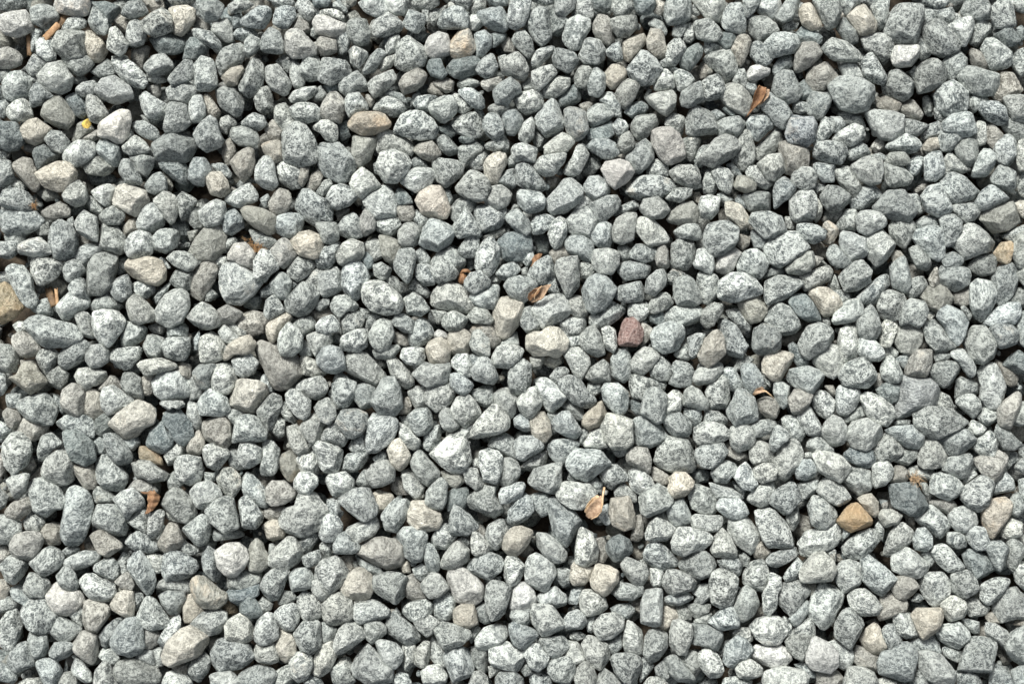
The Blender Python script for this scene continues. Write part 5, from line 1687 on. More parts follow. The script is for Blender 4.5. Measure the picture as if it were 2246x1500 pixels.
m1451,107 454,100 461,95 464,104 462,111 456,113
c1162,57 169,50 176,48 178,51 174,59 174,64 166,62
d1312,49 314,44 322,43 324,49 327,54 323,58 315,55
m1745,351 753,349 757,363 749,367 746,361
g1536,134 539,129 546,129 553,135 552,139 545,141 538,138
w1546,54 549,49 556,47 563,50 562,55 553,59 548,59
m1715,302 719,298 727,299 730,303 729,308 722,311 716,308
m1693,397 693,389 701,389 706,392 707,399 700,401
m1287,495 292,491 298,493 301,500 292,506 287,502
m1486,145 494,137 506,138 505,143 497,148 492,147
m1572,420 578,414 583,407 588,412 583,422 575,425
l1166,5 173,0 183,-1 188,2 180,7 169,10
l1159,241 164,237 172,244 176,248 170,253 163,249
m1179,30 183,26 190,29 192,33 187,38 182,42 179,41
m1543,1 545,-3 556,-2 555,3 551,9 546,13 544,8
m1689,191 691,186 697,184 704,188 706,192 700,195 691,195
l155,65 60,61 68,59 71,62 69,69 60,71 55,68
l1742,342 747,335 755,334 757,345 751,347
b12,301 5,298 13,301 15,307 10,314 5,310
m1333,62 337,58 347,57 351,58 351,68 347,66 342,63 335,66
m1443,37 449,32 454,30 455,40 455,45 450,45 444,41
m1-3,272 4,274 5,283 1,291 -3,291
m1221,407 226,404 233,402 236,406 232,412 226,415 222,412
m1-3,355 2,356 6,363 3,371 -3,373
b1-3,331 3,330 4,343 0,350 -3,350
l1232,8 240,6 248,8 253,13 252,17 245,13 233,12
m1492,259 499,254 501,247 504,250 505,263 498,264
m1329,1 330,-2 345,-3 345,3 341,7 332,4
m1273,194 279,192 286,197 284,203 279,205 274,201
m1-3,307 4,310 9,316 5,320 -3,321
b184,425 90,419 94,418 98,427 96,431 90,430
l1475,416 480,416 485,418 483,430 479,430 476,426
b1352,60 358,57 365,56 367,60 362,65 357,67 352,64
l1227,426 232,424 237,432 239,436 235,440 231,436 227,431
l1707,313 711,307 719,311 721,313 716,319 712,319
m1342,260 348,259 356,261 356,265 348,269 344,267
d1228,-2 240,-3 242,0 239,5 232,6 229,4
m1448,92 452,87 457,89 460,94 456,99 451,99
d1355,0 356,-2 372,-2 371,4 364,5 358,3
b1679,204 682,197 686,195 689,197 686,201 687,209 681,210
l1356,79 362,76 373,78 371,81 366,84 360,84
m1389,1 389,-3 406,-2 404,3 398,4
m1231,141 237,132 241,131 243,135 237,144
b1220,123 226,122 225,131 221,137 218,133
d1332,102 334,98 344,101 352,99 350,103 338,105
"""
LABELS = """
rough pinkish red stone, the only red one in the gravel
long smooth stone stained orange-tan at its left end
rusty orange-brown angular stone in the lower right
ochre-yellow stone cut off by the left edge
round cream stone freckled with tan
blocky cream-white stone with a raised corner and dark underside
oval reddish-grey speckled stone with a rough top
big olive-brown smooth stone pointing down left
large cream-beige speckled slanting stone near the bottom left
small triangular cream-tan stone in the lower left
cream stone with rust-coloured veins near the right edge
small round tan-orange pitted stone near the right edge
round greenish-beige smooth stone
brownish-cream rounded stone with a pale top, right of centre
brown-grey flat-topped stone in the upper right
egg-shaped cream stone mottled with grey
smooth white stone with a faint notch in its top
big rounded pale stone with a faint peach tint
blue-grey stone with a bright orange fleck on top
long cream-beige speckled stone lying on a slant
olive-grey wedge of stone with a rusty lower edge
round cream-beige stone with a smooth top in the lower middle
yellowish-cream speckled stone beside a white one near the top
wide brown-grey slab with a pointed lower end
round white stone in the top left corner
tall beige-cream speckled stone with a narrow foot
big cream-grey stone with a crease across its face
white slanting stone with a yellowish patch in its middle
big dark blue-grey faceted stone below the straw tuft
large smooth mid-grey stone with a point at its lower left
broad mid-grey stone with a pointed right end in the upper left
small olive-grey stone with a bright yellow lichen patch
big pale grey rounded stone four stones left of the round cream stone
big mid-grey upright long stone two stones left of the torn brown leaf
big mid-grey level long stone two stones right of the middle of the left edge
big mid-grey upright long stone three stones below the rusty orange-brown stone
big mid-grey level long stone just below right of the large smooth grey stone
big mid-grey upright oval stone two stones left of the long orange-tan stone
big mid-grey rounded stone three stones above right of the brown flat-topped stone
big mid-grey level oval stone just below right of the brown flat-topped stone
big mid-grey level oval stone two stones above right of the big creased cream stone
big mid-grey slanting oval stone two stones below left of the long orange-tan stone
big pale grey rounded stone just above the reddish-grey oval stone
big brownish level oval stone two stones below left of the round cream stone
big pale grey slanting long stone three stones left of the rusty orange-brown stone
big pale grey rounded stone four stones left of the middle of the bottom edge
big mid-grey upright oval stone two stones above left of the bottom right corner
big mid-grey upright long stone just below left of the papery husk with a stem
big pale grey rounded stone two stones above right of the round cream stone
big mid-grey rounded stone four stones left of the bottom right corner
big mid-grey level oval stone three stones below right of the broad grey stone
big pale grey slanting oval stone three stones below left of the tan-freckled cream stone
big mid-grey slanting long stone two stones above right of the tuft of brown fibres
big mid-grey slanting oval stone three stones left of the big olive-brown stone
big pale grey level oval stone two stones left of the tall beige-cream stone
big mid-grey level oval stone just right of the large cream speckled stone
big mid-grey rounded stone two stones above right of the round greenish-beige stone
big pale grey slanting oval stone two stones below left of the big olive-brown stone
big white slanting oval stone two stones below right of the round cream stone
big mid-grey level long stone just above the papery husk with a stem
big mid-grey slanting oval stone three stones left of the torn brown leaf
big pale grey level oval stone just above left of the round greenish-beige stone
big mid-grey level long stone just below right of the smooth white stone
big mid-grey level long stone two stones below left of the large cream speckled stone
big pale grey rounded stone just left of the round tan stone by the right edge
big cream rounded stone just below left of the wide brown-grey slab
big pale grey rounded stone just below right of the pale ribbed husk
big mid-grey level oval stone three stones above left of the brownish-cream rounded stone
big mid-grey level long stone just right of the long orange-tan stone
pale grey slanting long stone just below left of the rusty orange-brown stone
pale grey slanting oval stone three stones above left of the round cream stone
pale grey slanting oval stone three stones left of the rusty orange-brown stone
brownish slanting long stone just below the big olive-brown stone
pale grey slanting long stone three stones right of the wide brown-grey slab
mid-grey slanting oval stone three stones below left of the top right corner
mid-grey rounded stone just below left of the white stone with a yellow centre
mid-grey rounded stone just below the small triangular cream stone
pale grey slanting long stone three stones left of the bottom right corner
mid-grey slanting long stone two stones below the rusty orange-brown stone
mid-grey level oval stone three stones above the brownish-cream rounded stone
pale grey slanting oval stone two stones below left of the smooth white stone
olive-grey level long stone just above the round tan stone by the right edge
pale grey slanting long stone three stones below the centre of the picture
mid-grey slanting long stone just above right of the egg-shaped cream stone
mid-grey rounded stone two stones above left of the pinkish red rough stone
pale grey upright long stone two stones below left of the middle of the right edge
mid-grey upright oval stone three stones below the middle of the left edge
mid-grey level oval stone two stones below right of the middle of the left edge
mid-grey slanting oval stone just left of the middle of the right edge
mid-grey level long stone three stones above the ochre stone at the left edge
mid-grey upright oval stone four stones above right of the middle of the left edge
mid-grey upright oval stone four stones below right of the big creased cream stone
pale grey level oval stone two stones below right of the big creased cream stone
mid-grey slanting oval stone five stones right of the brown flat-topped stone
pale grey rounded stone three stones below left of the long cream-beige stone
mid-grey slanting oval stone just below left of the torn brown leaf
mid-grey rounded stone three stones below the rusty orange-brown stone
pale grey slanting oval stone two stones left of the round cream stone
cream level long stone two stones left of the big olive-brown stone
mid-grey rounded stone two stones right of the round cream stone
pale grey level oval stone just above right of the long cream-beige stone
pale grey rounded stone two stones above the papery husk with a stem
pale grey rounded stone three stones above the long cream-beige stone
mid-grey rounded stone two stones above right of the bottom left corner
mid-grey rounded stone two stones below left of the round cream stone
mid-grey rounded stone four stones below left of the top right corner
pale grey upright oval stone three stones below left of the papery husk with a stem
mid-grey slanting long stone two stones above left of the torn brown leaf
mid-grey rounded stone two stones left of the large smooth grey stone
pale grey slanting long stone three stones above left of the rusty orange-brown stone
pale grey rounded stone two stones left of the tan-freckled cream stone
pale grey rounded stone three stones below left of the round cream stone
mid-grey slanting oval stone just right of the torn brown leaf
mid-grey rounded stone three stones right of the wide brown-grey slab
cream rounded stone three stones below left of the broad grey stone
mid-grey rounded stone just above left of the grey stone with a rusty base
pale grey upright oval stone two stones left of the middle of the bottom edge
white rounded stone two stones left of the small triangular cream stone
mid-grey slanting long stone just above right of the small triangular cream stone
pale grey slanting oval stone two stones below right of the brown flat-topped stone
mid-grey rounded stone two stones left of the yellowish-cream stone
pale grey rounded stone two stones above the bottom right corner
mid-grey upright long stone three stones above the middle of the bottom edge
pale grey upright oval stone two stones above left of the brownish-cream rounded stone
dark slate rounded stone two stones above left of the pale ribbed husk
pale grey slanting oval stone three stones below right of the round greenish-beige stone
cream rounded stone three stones above left of the big olive-brown stone
mid-grey rounded stone just below the tan-freckled cream stone
pale grey slanting long stone two stones right of the peach-tinted pale stone
pale grey level oval stone two stones below the big faceted dark stone
white rounded stone just above right of the grey stone with a rusty base
pale grey slanting oval stone two stones below left of the rusty orange-brown stone
mid-grey rounded stone two stones above the brownish-cream rounded stone
mid-grey level oval stone three stones above the big creased cream stone
mid-grey rounded stone two stones below right of the egg-shaped cream stone
pale grey rounded stone just above left of the cream stone with rust veins
mid-grey slanting oval stone two stones below right of the round greenish-beige stone
mid-grey slanting oval stone just right of the round greenish-beige stone
pale grey level oval stone just above left of the papery husk with a stem
pale grey upright oval stone three stones right of the tuft of brown fibres
cream rounded stone three stones below left of the round cream stone
pale grey rounded stone four stones below left of the round cream stone
mid-grey slanting long stone four stones below the round cream stone
pale grey rounded stone just below right of the long orange-tan stone
pale grey slanting oval stone two stones above right of the middle of the bottom edge
mid-grey rounded stone just right of the pinkish red rough stone
pale grey rounded stone two stones below left of the large smooth grey stone
mid-grey rounded stone two stones above the peach-tinted pale stone
mid-grey rounded stone two stones right of the torn brown leaf
mid-grey slanting oval stone just above left of the curled brown seed husk
white rounded stone four stones below the rusty orange-brown stone
pale grey rounded stone just above the middle of the bottom edge
mid-grey slanting long stone just below the rusty orange-brown stone
pale grey rounded stone three stones below the big faceted dark stone
mid-grey upright long stone just right of the brownish-cream rounded stone
mid-grey upright long stone just below the round tan stone by the right edge
mid-grey slanting oval stone two stones above right of the reddish-grey oval stone
pale grey slanting oval stone four stones above right of the large cream speckled stone
dark slate slanting long stone just right of the long cream-beige stone
mid-grey level long stone three stones below right of the round greenish-beige stone
mid-grey rounded stone just below left of the round cream stone
pale grey upright long stone just above right of the pale ribbed husk
white rounded stone just below the broad grey stone
mid-grey slanting long stone just above right of the round greenish-beige stone
mid-grey rounded stone three stones right of the brown flat-topped stone
mid-grey rounded stone two stones below left of the wide brown-grey slab
mid-grey upright long stone three stones below the wide brown-grey slab
pale grey rounded stone two stones right of the white stone with a yellow centre
mid-grey slanting oval stone two stones below left of the top right corner
mid-grey rounded stone just above right of the peach-tinted pale stone
pale grey slanting oval stone three stones below left of the rusty orange-brown stone
pale grey upright oval stone three stones above left of the smooth white stone
pale grey rounded stone four stones below left of the rusty orange-brown stone
dark slate slanting oval stone two stones below left of the long cream-beige stone
mid-grey rounded stone three stones below right of the grey stone with a rusty base
mid-grey rounded stone two stones above left of the papery husk with a stem
pale grey rounded stone just below the orange wood chip
mid-grey slanting long stone just below the brownish-cream rounded stone
mid-grey slanting oval stone just below right of the big faceted dark stone
mid-grey level oval stone three stones below right of the big creased cream stone
pale grey upright long stone two stones above the tall beige-cream stone
mid-grey slanting long stone just above right of the ochre stone at the left edge
mid-grey rounded stone two stones right of the brown flat-topped stone
mid-grey slanting long stone just left of the round cream stone
mid-grey rounded stone just right of the big creased cream stone
pale grey upright long stone three stones below the big creased cream stone
mid-grey upright long stone just below right of the middle of the top edge
pale grey slanting long stone just above left of the small triangular cream stone
mid-grey slanting long stone three stones right of the torn brown leaf
pale grey upright long stone just below the papery husk with a stem
mid-grey upright long stone two stones above the bottom left corner
mid-grey slanting long stone four stones right of the broad grey stone
mid-grey rounded stone two stones below the white stone in the top left corner
mid-grey rounded stone just below right of the orange wood chip
mid-grey slanting long stone two stones below right of the blocky cream-white stone
pale grey slanting oval stone just left of the large smooth grey stone
olive-grey rounded stone two stones left of the broad grey stone
mid-grey level long stone just right of the white stone with a yellow centre
brownish rounded stone three stones right of the long cream-beige stone
mid-grey rounded stone three stones below right of the wide brown-grey slab
mid-grey slanting oval stone three stones left of the brownish-cream rounded stone
pale grey slanting long stone just above the torn brown leaf
mid-grey slanting oval stone three stones left of the smooth white stone
pale grey rounded stone just below left of the reddish-grey oval stone
pale grey slanting long stone two stones below left of the papery husk with a stem
mid-grey rounded stone just below the round greenish-beige stone
pale grey slanting long stone just below the big faceted dark stone
pale grey level long stone five stones below left of the rusty orange-brown stone
mid-grey upright oval stone just below right of the brownish-cream rounded stone
brownish rounded stone just below the grey stone with an orange fleck
dark slate slanting oval stone two stones below the cream stone with rust veins
mid-grey slanting oval stone two stones below right of the big creased cream stone
white level long stone five stones below left of the rusty orange-brown stone
mid-grey rounded stone just right of the tan-freckled cream stone
mid-grey upright long stone four stones left of the long orange-tan stone
pale grey rounded stone two stones below left of the smooth white stone
pale grey rounded stone three stones below right of the wide brown-grey slab
pale grey slanting oval stone just left of the curled brown seed husk
olive-grey rounded stone just below right of the middle of the left edge
mid-grey rounded stone just right of the curled brown seed husk
mid-grey slanting oval stone two stones left of the rusty orange-brown stone
mid-grey rounded stone three stones below right of the broad grey stone
cream rounded stone two stones below right of the round greenish-beige stone
mid-grey slanting long stone just above left of the pinkish red rough stone
pale grey rounded stone two stones above right of the ochre stone at the left edge
brownish rounded stone three stones above left of the small triangular cream stone
mid-grey rounded stone four stones right of the middle of the bottom edge
pale grey upright long stone three stones above left of the large smooth grey stone
pale grey slanting long stone just above right of the broad grey stone
brownish rounded stone two stones above the cream stone with rust veins
mid-grey slanting oval stone five stones below left of the rusty orange-brown stone
mid-grey rounded stone just below right of the small triangular cream stone
cream rounded stone four stones above left of the bottom right corner
pale grey upright long stone just below the tuft of brown fibres
mid-grey rounded stone two stones above right of the straw-coloured tuft
mid-grey rounded stone just above the rusty orange-brown stone
pale grey upright oval stone two stones below the rusty orange-brown stone
pale grey slanting oval stone three stones above left of the brownish-cream rounded stone
mid-grey rounded stone three stones above the brownish-cream rounded stone
pale grey level long stone just below right of the long orange-tan stone
mid-grey rounded stone two stones below left of the white stone with a yellow centre
mid-grey slanting oval stone four stones left of the tuft of brown fibres
pale grey rounded stone three stones below left of the centre of the picture
mid-grey level oval stone two stones below left of the wide brown-grey slab
pale grey slanting long stone four stones below left of the round cream stone
pale grey level oval stone three stones below left of the round cream stone
mid-grey level long stone two stones below right of the round cream stone
mid-grey slanting oval stone just below right of the curled brown seed husk
mid-grey rounded stone two stones above right of the broad grey stone
pale grey rounded stone just below left of the brownish-cream rounded stone
mid-grey level oval stone two stones above left of the brown flat-topped stone
mid-grey rounded stone two stones above left of the egg-shaped cream stone
mid-grey rounded stone just above the round greenish-beige stone
pale grey upright oval stone two stones above left of the smooth white stone
mid-grey upright oval stone just left of the rusty orange-brown stone
brownish slanting oval stone three stones above left of the long orange-tan stone
pale grey level oval stone three stones below the egg-shaped cream stone
mid-grey upright oval stone three stones right of the broad grey stone
mid-grey slanting oval stone two stones below right of the middle of the top edge
pale grey rounded stone three stones right of the middle of the bottom edge
mid-grey level oval stone two stones above left of the middle of the bottom edge
pale grey slanting oval stone three stones below left of the centre of the picture
brownish upright oval stone just left of the small triangular cream stone
mid-grey slanting oval stone three stones above left of the bottom right corner
mid-grey upright oval stone two stones below the pinkish red rough stone
mid-grey rounded stone just left of the brownish-cream rounded stone
pale grey rounded stone two stones below right of the grey stone with an orange fleck
pale grey rounded stone just below right of the grey stone with a rusty base
mid-grey level long stone just above right of the brown flat-topped stone
pale grey rounded stone two stones left of the wide brown-grey slab
pale grey slanting oval stone two stones above right of the brown flat-topped stone
mid-grey rounded stone just right of the straw-coloured tuft
mid-grey slanting oval stone two stones right of the grey stone with a rusty base
cream rounded stone two stones right of the tuft of brown fibres
pale grey rounded stone just above right of the straw-coloured tuft
mid-grey slanting long stone two stones right of the big creased cream stone
pale grey slanting long stone two stones below right of the smooth white stone
pale grey upright oval stone four stones below right of the big creased cream stone
mid-grey rounded stone just above left of the straw-coloured tuft
pale grey level oval stone three stones below right of the big creased cream stone
mid-grey upright oval stone just below the centre of the picture
mid-grey level long stone two stones left of the long cream-beige stone
mid-grey level oval stone two stones below the yellowish-cream stone
pale grey level oval stone just below the grey stone with a rusty base
pale grey level oval stone just above left of the tan-freckled cream stone
mid-grey rounded stone just above right of the brownish-cream rounded stone
pale grey rounded stone three stones below left of the tall beige-cream stone
mid-grey slanting long stone just above the round cream stone
mid-grey upright oval stone just below the egg-shaped cream stone
mid-grey upright long stone just below the wide brown-grey slab
pale grey slanting oval stone three stones below the rusty orange-brown stone
pale grey upright oval stone three stones above right of the round cream stone
mid-grey upright long stone just above the grey stone with a rusty base
pale grey slanting oval stone two stones above left of the rusty orange-brown stone
mid-grey slanting oval stone two stones above left of the long orange-tan stone
pale grey rounded stone just above left of the long cream-beige stone
mid-grey upright oval stone four stones below the big creased cream stone
mid-grey rounded stone two stones below right of the broad grey stone
pale grey rounded stone just above right of the torn brown leaf
pale grey upright long stone three stones below left of the rusty orange-brown stone
"""

# ---------------------------------------------------------------- the stones traced from the photograph
stones = []
for ln in STONES.strip().split('\n'):
    code, lev = ln[0], int(ln[1])
    stones.append((code, lev, np.array([[float(t) for t in q.split(',')] for q in ln[2:].split()])))
labels = LABELS.strip().split('\n')
NI = len(labels)

def centroid(P):
    x, y = P[:, 0], P[:, 1]; c = x * np.roll(y, -1) - np.roll(x, -1) * y; a = c.sum() / 2
    return np.array([((x + np.roll(x, -1)) * c).sum(), ((y + np.roll(y, -1)) * c).sum()]) / (6 * a)

# where two outlines of one layer meet, one stone rides a little higher than the other
CEN = np.array([centroid(P) for _, _, P in stones])
def poly_r(P, c, d):                    # reach of an outline from its centre in direction d
    return max(0.0, float(((P - c) @ d).max()))
dz = rng.uniform(-.0010, .0010, len(stones))
pairs = []
for i in range(len(stones)):
    for j in np.nonzero((np.abs(CEN[i + 1:] - CEN[i]).max(1) < 40))[0] + i + 1:
        if stones[i][1] != stones[j][1]: continue
        d = CEN[j] - CEN[i]; L_ = float(np.linalg.norm(d)) + 1e-6; d = d / L_
        over = poly_r(stones[i][2], CEN[i], d) + poly_r(stones[j][2], CEN[j], -d) - L_
        if over > .3: pairs.append((i, int(j), min(.0050, .0016 + over * .0006)))
for _ in range(14):
    for i, j, need in pairs:
        g_ = dz[i] - dz[j]
        if abs(g_) < need:
            s_ = (need - abs(g_)) * .3 * (1 if g_ >= 0 else -1); dz[i] += s_; dz[j] -= s_
    dz = np.clip(dz, -.0045, .0045)

SPECIAL = {   # the stones one would pick out by colour: base colour, fleck, iron stain
    'freckled with tan': ((.66, .61, .52), .45, .45), 'blocky cream-white': ((.64, .625, .53), .4, .25),
    'stained orange-tan': ((.56, .50, .39), .5, .62), 'rusty orange-brown': ((.42, .32, .18), .35, .8),
    'ochre-yellow': ((.50, .42, .26), .5, .7), 'rough pinkish red': ((.34, .205, .175), .45, 0),
    'rust-coloured veins': ((.60, .55, .45), .6, .62), 'faint peach tint': ((.56, .545, .50), .6, .2),
    'bright orange fleck': ((.30, .34, .36), .9, .55), 'yellowish patch': ((.60, .58, .49), .6, .5),
    'rusty lower edge': ((.33, .33, .28), .4, .55), 'faint notch': ((.62, .61, .57), .4, 0),
    'broad mid-grey': ((.36, .385, .37), .5, 0), 'large smooth mid-grey': ((.33, .355, .35), .5, 0),
    'wide brown-grey slab': ((.36, .355, .315), .5, 0)}
bulk = []            # the stones past the 300 that show largest, one stuff object
placed = []
for i, (code, lev, P) in enumerate(stones):
    c = centroid(P)
    z = LEVEL[lev] + dz[i]
    big = math.sqrt(np.ptp(P[:, 0]) * np.ptp(P[:, 1]))
    if lev == 1: z += (big - 22) * .00006
    k = (CAM_Z - z) / CAM_Z
    grow = 1.11 if lev == 1 else 1.17
    out = (P - c) * np.array([1, -1]) * U * k * grow
    x, y = world_xy(c[0], c[1], z)
    placed.append((x, y, big * U))
    sub = 4 if i < NI else 3
    g = stone_geo(out, code, sub, 1000 + i)
    if i < NI:
        V, F, TC, base, fl, ru, wear = g
        for word, (cc, f2, r2) in SPECIAL.items():
            if i < 31 and word in labels[i]: base, fl, ru = np.array(cc), f2, r2
        nv = len(V)
        o = link_mesh('gravel_stone', V, F, TC, np.tile(base, (nv, 1)), np.stack([np.full(nv, fl), np.full(nv, ru), wear], 1), STONE, (x, y, z))
        tag(o, labels[i], 'stone', 'gravel stones packed on the ground')
    else:
        bulk.append((g, (x, y, z)))

# ---------------------------------------------------------------- loose stones underneath and past the frame
def random_stone(x, y, z, size, sub, seed, codes='llmmmmddbgb'):
    r_ = np.random.default_rng(seed)
    n = r_.integers(6, 9)
    a = np.sort((np.arange(n) + r_.uniform(-.3, .3, n)) / n * 2 * math.pi)
    asp = r_.uniform(1, 1.45); rot = r_.uniform(0, math.pi)
    rr = size * r_.uniform(.86, 1.1, n)
    p = np.stack([np.cos(a) * rr * asp ** .5, np.sin(a) * rr / asp ** .5], 1)
    cr, sr = math.cos(rot), math.sin(rot)
    p = p @ np.array([[cr, sr], [-sr, cr]])
    g = stone_geo(p, codes[r_.integers(len(codes))], sub, seed)
    bulk.append((g, (x, y, z)))

sd = 50000
step = .0165
nx, ny = int(.42 / step), int(.30 / step)
for iy in range(-ny, ny + 1):
    for ix in range(-nx, nx + 1):
        if random.random() < .12: continue
        sd += 1
        random_stone(ix * step + random.uniform(-.5, .5) * step, iy * step + random.uniform(-.5, .5) * step,
                     -.0245 + random.uniform(-.003, .002), random.uniform(.0075, .0105), 2, sd)
# grit: chips a few millimetres across lying in the gaps
for i in range(2200):
    sd += 1
    random_stone(random.uniform(-.40, .40), random.uniform(-.275, .275), random.uniform(-.019, -.006), random.uniform(.0012, .0034), 1, sd, 'lmmdbbg')
# top layer carried on outside the picture
step = .0205
M = .16
hw, hh = W * U / 2, H * U / 2
for iy in range(-int((hh + M) / step) - 1, int((hh + M) / step) + 2):
    for ix in range(-int((hw + M) / step) - 1, int((hw + M) / step) + 2):
        x = (ix + (iy % 2) * .5) * step + random.uniform(-.2, .2) * step
        y = iy * step * .95 + random.uniform(-.2, .2) * step
        if abs(x) < hw + .004 and abs(y) < hh + .004: continue
        if any(abs(px - x) < .016 and abs(py - y) < .016 for px, py, _ in placed): continue
        sd += 1
        random_stone(x, y, random.choice((0, 0, -.004, -.009)) + random.uniform(-.001, .001), random.uniform(.0085, .0125), 2, sd)

Vs, Fs, Ts, Cs, Rs = [], [], [], [], []; off = 0
for (V, F, TC, base, fl, ru, wear), loc in bulk:
    nv = len(V)
    Vs.append(V + np.array(loc)); Fs.append(F + off); Ts.append(TC); Cs.append(np.tile(base, (nv, 1)))
    Rs.append(np.stack([np.full(nv, fl), np.full(nv, ru), wear], 1)); off += nv
o = link_mesh('gravel', np.concatenate(Vs), np.concatenate(Fs), np.concatenate(Ts), np.concatenate(Cs), np.concatenate(Rs), STONE)
tag(o, 'smaller and half-buried grey gravel stones filling the gaps between the large ones', 'gravel', kind='stuff')

# ---------------------------------------------------------------- dry plant litter
def obj_from(name, P, F, mat, loc, parent=None, thick=None, smooth=True):
    me = bpy.data.meshes.new(name); me.from_pydata([tuple(p) for p in P], [], F)
    if smooth: me.shade_smooth()
    me.materials.append(mat)
    o = bpy.data.objects.new(name, me); o.location = loc; sc.collection.objects.link(o)
    if parent: o.parent = parent
    if thick:
        s = o.modifiers.new('thickness', 'SOLIDIFY'); s.thickness = thick; s.offset = 0
    return o

def blade(name, spine, widths, cup, mat, loc, parent=None, thick=.00035, wav=0.0, seed=0, nu=28, nv=11):
    """a dry curled bract: spine points (x,y,z mm), half-widths (mm), cup = how far the margins rise (mm)"""
    r_ = np.random.default_rng(seed)
    sp = np.array(spine, float); t = np.linspace(0, 1, len(sp)); u = np.linspace(0, 1, nu)
    def ip(a): 
        return np.interp(u, t, a)
    C = np.stack([ip(sp[:, 0]), ip(sp[:, 1]), ip(sp[:, 2])], 1)
    for _ in range(3): C[1:-1] = (C[:-2] + 2 * C[1:-1] + C[2:]) / 4
    Wd = ip(np.array(widths, float)); Wd[1:-1] = (Wd[:-2] + 2 * Wd[1:-1] + Wd[2:]) / 4
    T = np.gradient(C, axis=0); T /= np.linalg.norm(T, axis=1)[:, None]
    N = np.stack([-T[:, 1], T[:, 0], 0 * T[:, 0]], 1); N /= np.linalg.norm(N, axis=1)[:, None]
    P = []
    v = np.linspace(-1, 1, nv)
    for i in range(nu):
        for vv in v:
            jag = 1 + wav * r_.uniform(-1, 1) * (abs(vv) > .95)
            z = cup * vv * vv * min(1, Wd[i] / max(widths)) + .12 * math.sin(vv * 14) * (Wd[i] / max(widths)) + wav * 2 * math.sin(u[i] * 9 + vv * 2)
            P.append((C[i] + N[i] * Wd[i] * vv * jag + np.array([0, 0, z])) * U)
    F = [(i * nv + j, i * nv + j + 1, (i + 1) * nv + j + 1, (i + 1) * nv + j) for i in range(nu - 1) for j in range(nv - 1)]
    return obj_from(name, P, F, mat, loc, parent, thick)

def tube_pts(pts, r0, r1, n=6):
    pts = np.array(pts, float); P, F = [], []
    for i, p in enumerate(pts):
        t = pts[min(i + 1, len(pts) - 1)] - pts[max(i - 1, 0)]; t = t / (np.linalg.norm(t) + 1e-9)
        a = np.cross(t, (0, 0, 1.)); 
        if np.linalg.norm(a) < 1e-3: a = np.array((1., 0, 0))
        a /= np.linalg.norm(a); b = np.cross(t, a); r = r0 + (r1 - r0) * i / (len(pts) - 1)
        for k in range(n):
            w = 2 * math.pi * k / n; P.append((p + (a * math.cos(w) + b * math.sin(w)) * r) * U)
    for i in range(len(pts) - 1):
        for k in range(n):
            F.append((i * n + k, i * n + (k + 1) % n, (i + 1) * n + (k + 1) % n, (i + 1) * n + k))
    F.append(tuple(range(n - 1, -1, -1))); F.append(tuple((len(pts) - 1) * n + k for k in range(n)))
    return P, F

def empty(name, loc, label, cat, group=None):
    e = bpy.data.objects.new(name, None); e.location = loc; e.empty_display_size = .01
    sc.collection.objects.link(e); tag(e, label, cat, group); return e

def at(px, py, z):                    # photo pixel -> world, at height z (metres)
    x, y = world_xy(px / 3, py / 3, z); return (x, y, z)

def rel(pts, cx, cy):                 # photo pixels + z mm, relative to a centre pixel
    return [((x - cx) / 3, -(y - cy) / 3, z) for x, y, z in pts]

HUSK = dry_material('dry_husk_brown', (.10, .048, .022, 1), (.30, .165, .08, 1))
PALE = dry_material('dry_husk_pale', (.19, .12, .07, 1), (.46, .33, .22, 1))
LEAF = dry_material('dry_leaf_brown', (.11, .055, .025, 1), (.27, .155, .08, 1), 260)
WOODM = dry_material('weathered_wood', (.22, .12, .055, 1), (.43, .28, .15, 1), 300)
FIBRE = dry_material('dry_fibre', (.26, .13, .05, 1), (.52, .33, .16, 1), 600)
STRAW = dry_material('straw_fibre', (.36, .23, .12, 1), (.66, .50, .32, 1), 600)

# curled brown seed husk
e = empty('seed_husk', at(1662, 215, .004), 'curled orange-brown seed husk standing open between stones, upper right', 'seed husk')
c = (1662, 215)
blade('bract', rel([(1646, 246, -3), (1652, 234, 0), (1661, 218, 3), (1666, 204, 5), (1670, 193, 5)], *c), [.5, 1.6, 3.6, 3.9, 2.6], 3.4, HUSK, (0, 0, 0), e, wav=.12, seed=1)
blade('bract', rel([(1664, 232, 1), (1672, 222, 4), (1680, 210, 6), (1682, 199, 6)], *c), [.5, 1.3, 1.7, .9], 1.0, PALE, (0, 0, 0), e, wav=.15, seed=2)
P, F = tube_pts(rel([(1638, 255, -6), (1643, 250, -4), (1650, 240, -1)], *c), .6, .8); obj_from('stalk', P, F, HUSK, (0, 0, 0), e)

# pale ribbed husk in the middle
c = (1185, 645)
e = empty('seed_husk', at(1185, 645, .0075), 'pale ribbed husk with a hooked tip wedged between stones, centre', 'seed husk')
blade('bract', rel([(1164, 660, -5), (1172, 654, -1), (1183, 645, 3), (1195, 634, 6), (1208, 625, 7)], *c), [1.5, 3.2, 4.2, 2.3, .4], 2.2, PALE, (0, 0, 0), e, wav=.1, seed=3)
blade('bract', rel([(1160, 658, -4), (1166, 648, 0), (1176, 640, 4), (1187, 630, 6)], *c), [1.2, 2.4, 2.2, .4], 1.6, HUSK, (0, 0, 0), e, wav=.1, seed=4)
P, F = tube_pts(rel([(1175, 663, 2), (1172, 655, 5), (1174, 645, 7), (1181, 635, 8), (1188, 628, 8)], *c), .35, .3); obj_from('rib', P, F, STRAW, (0, 0, 0), e)

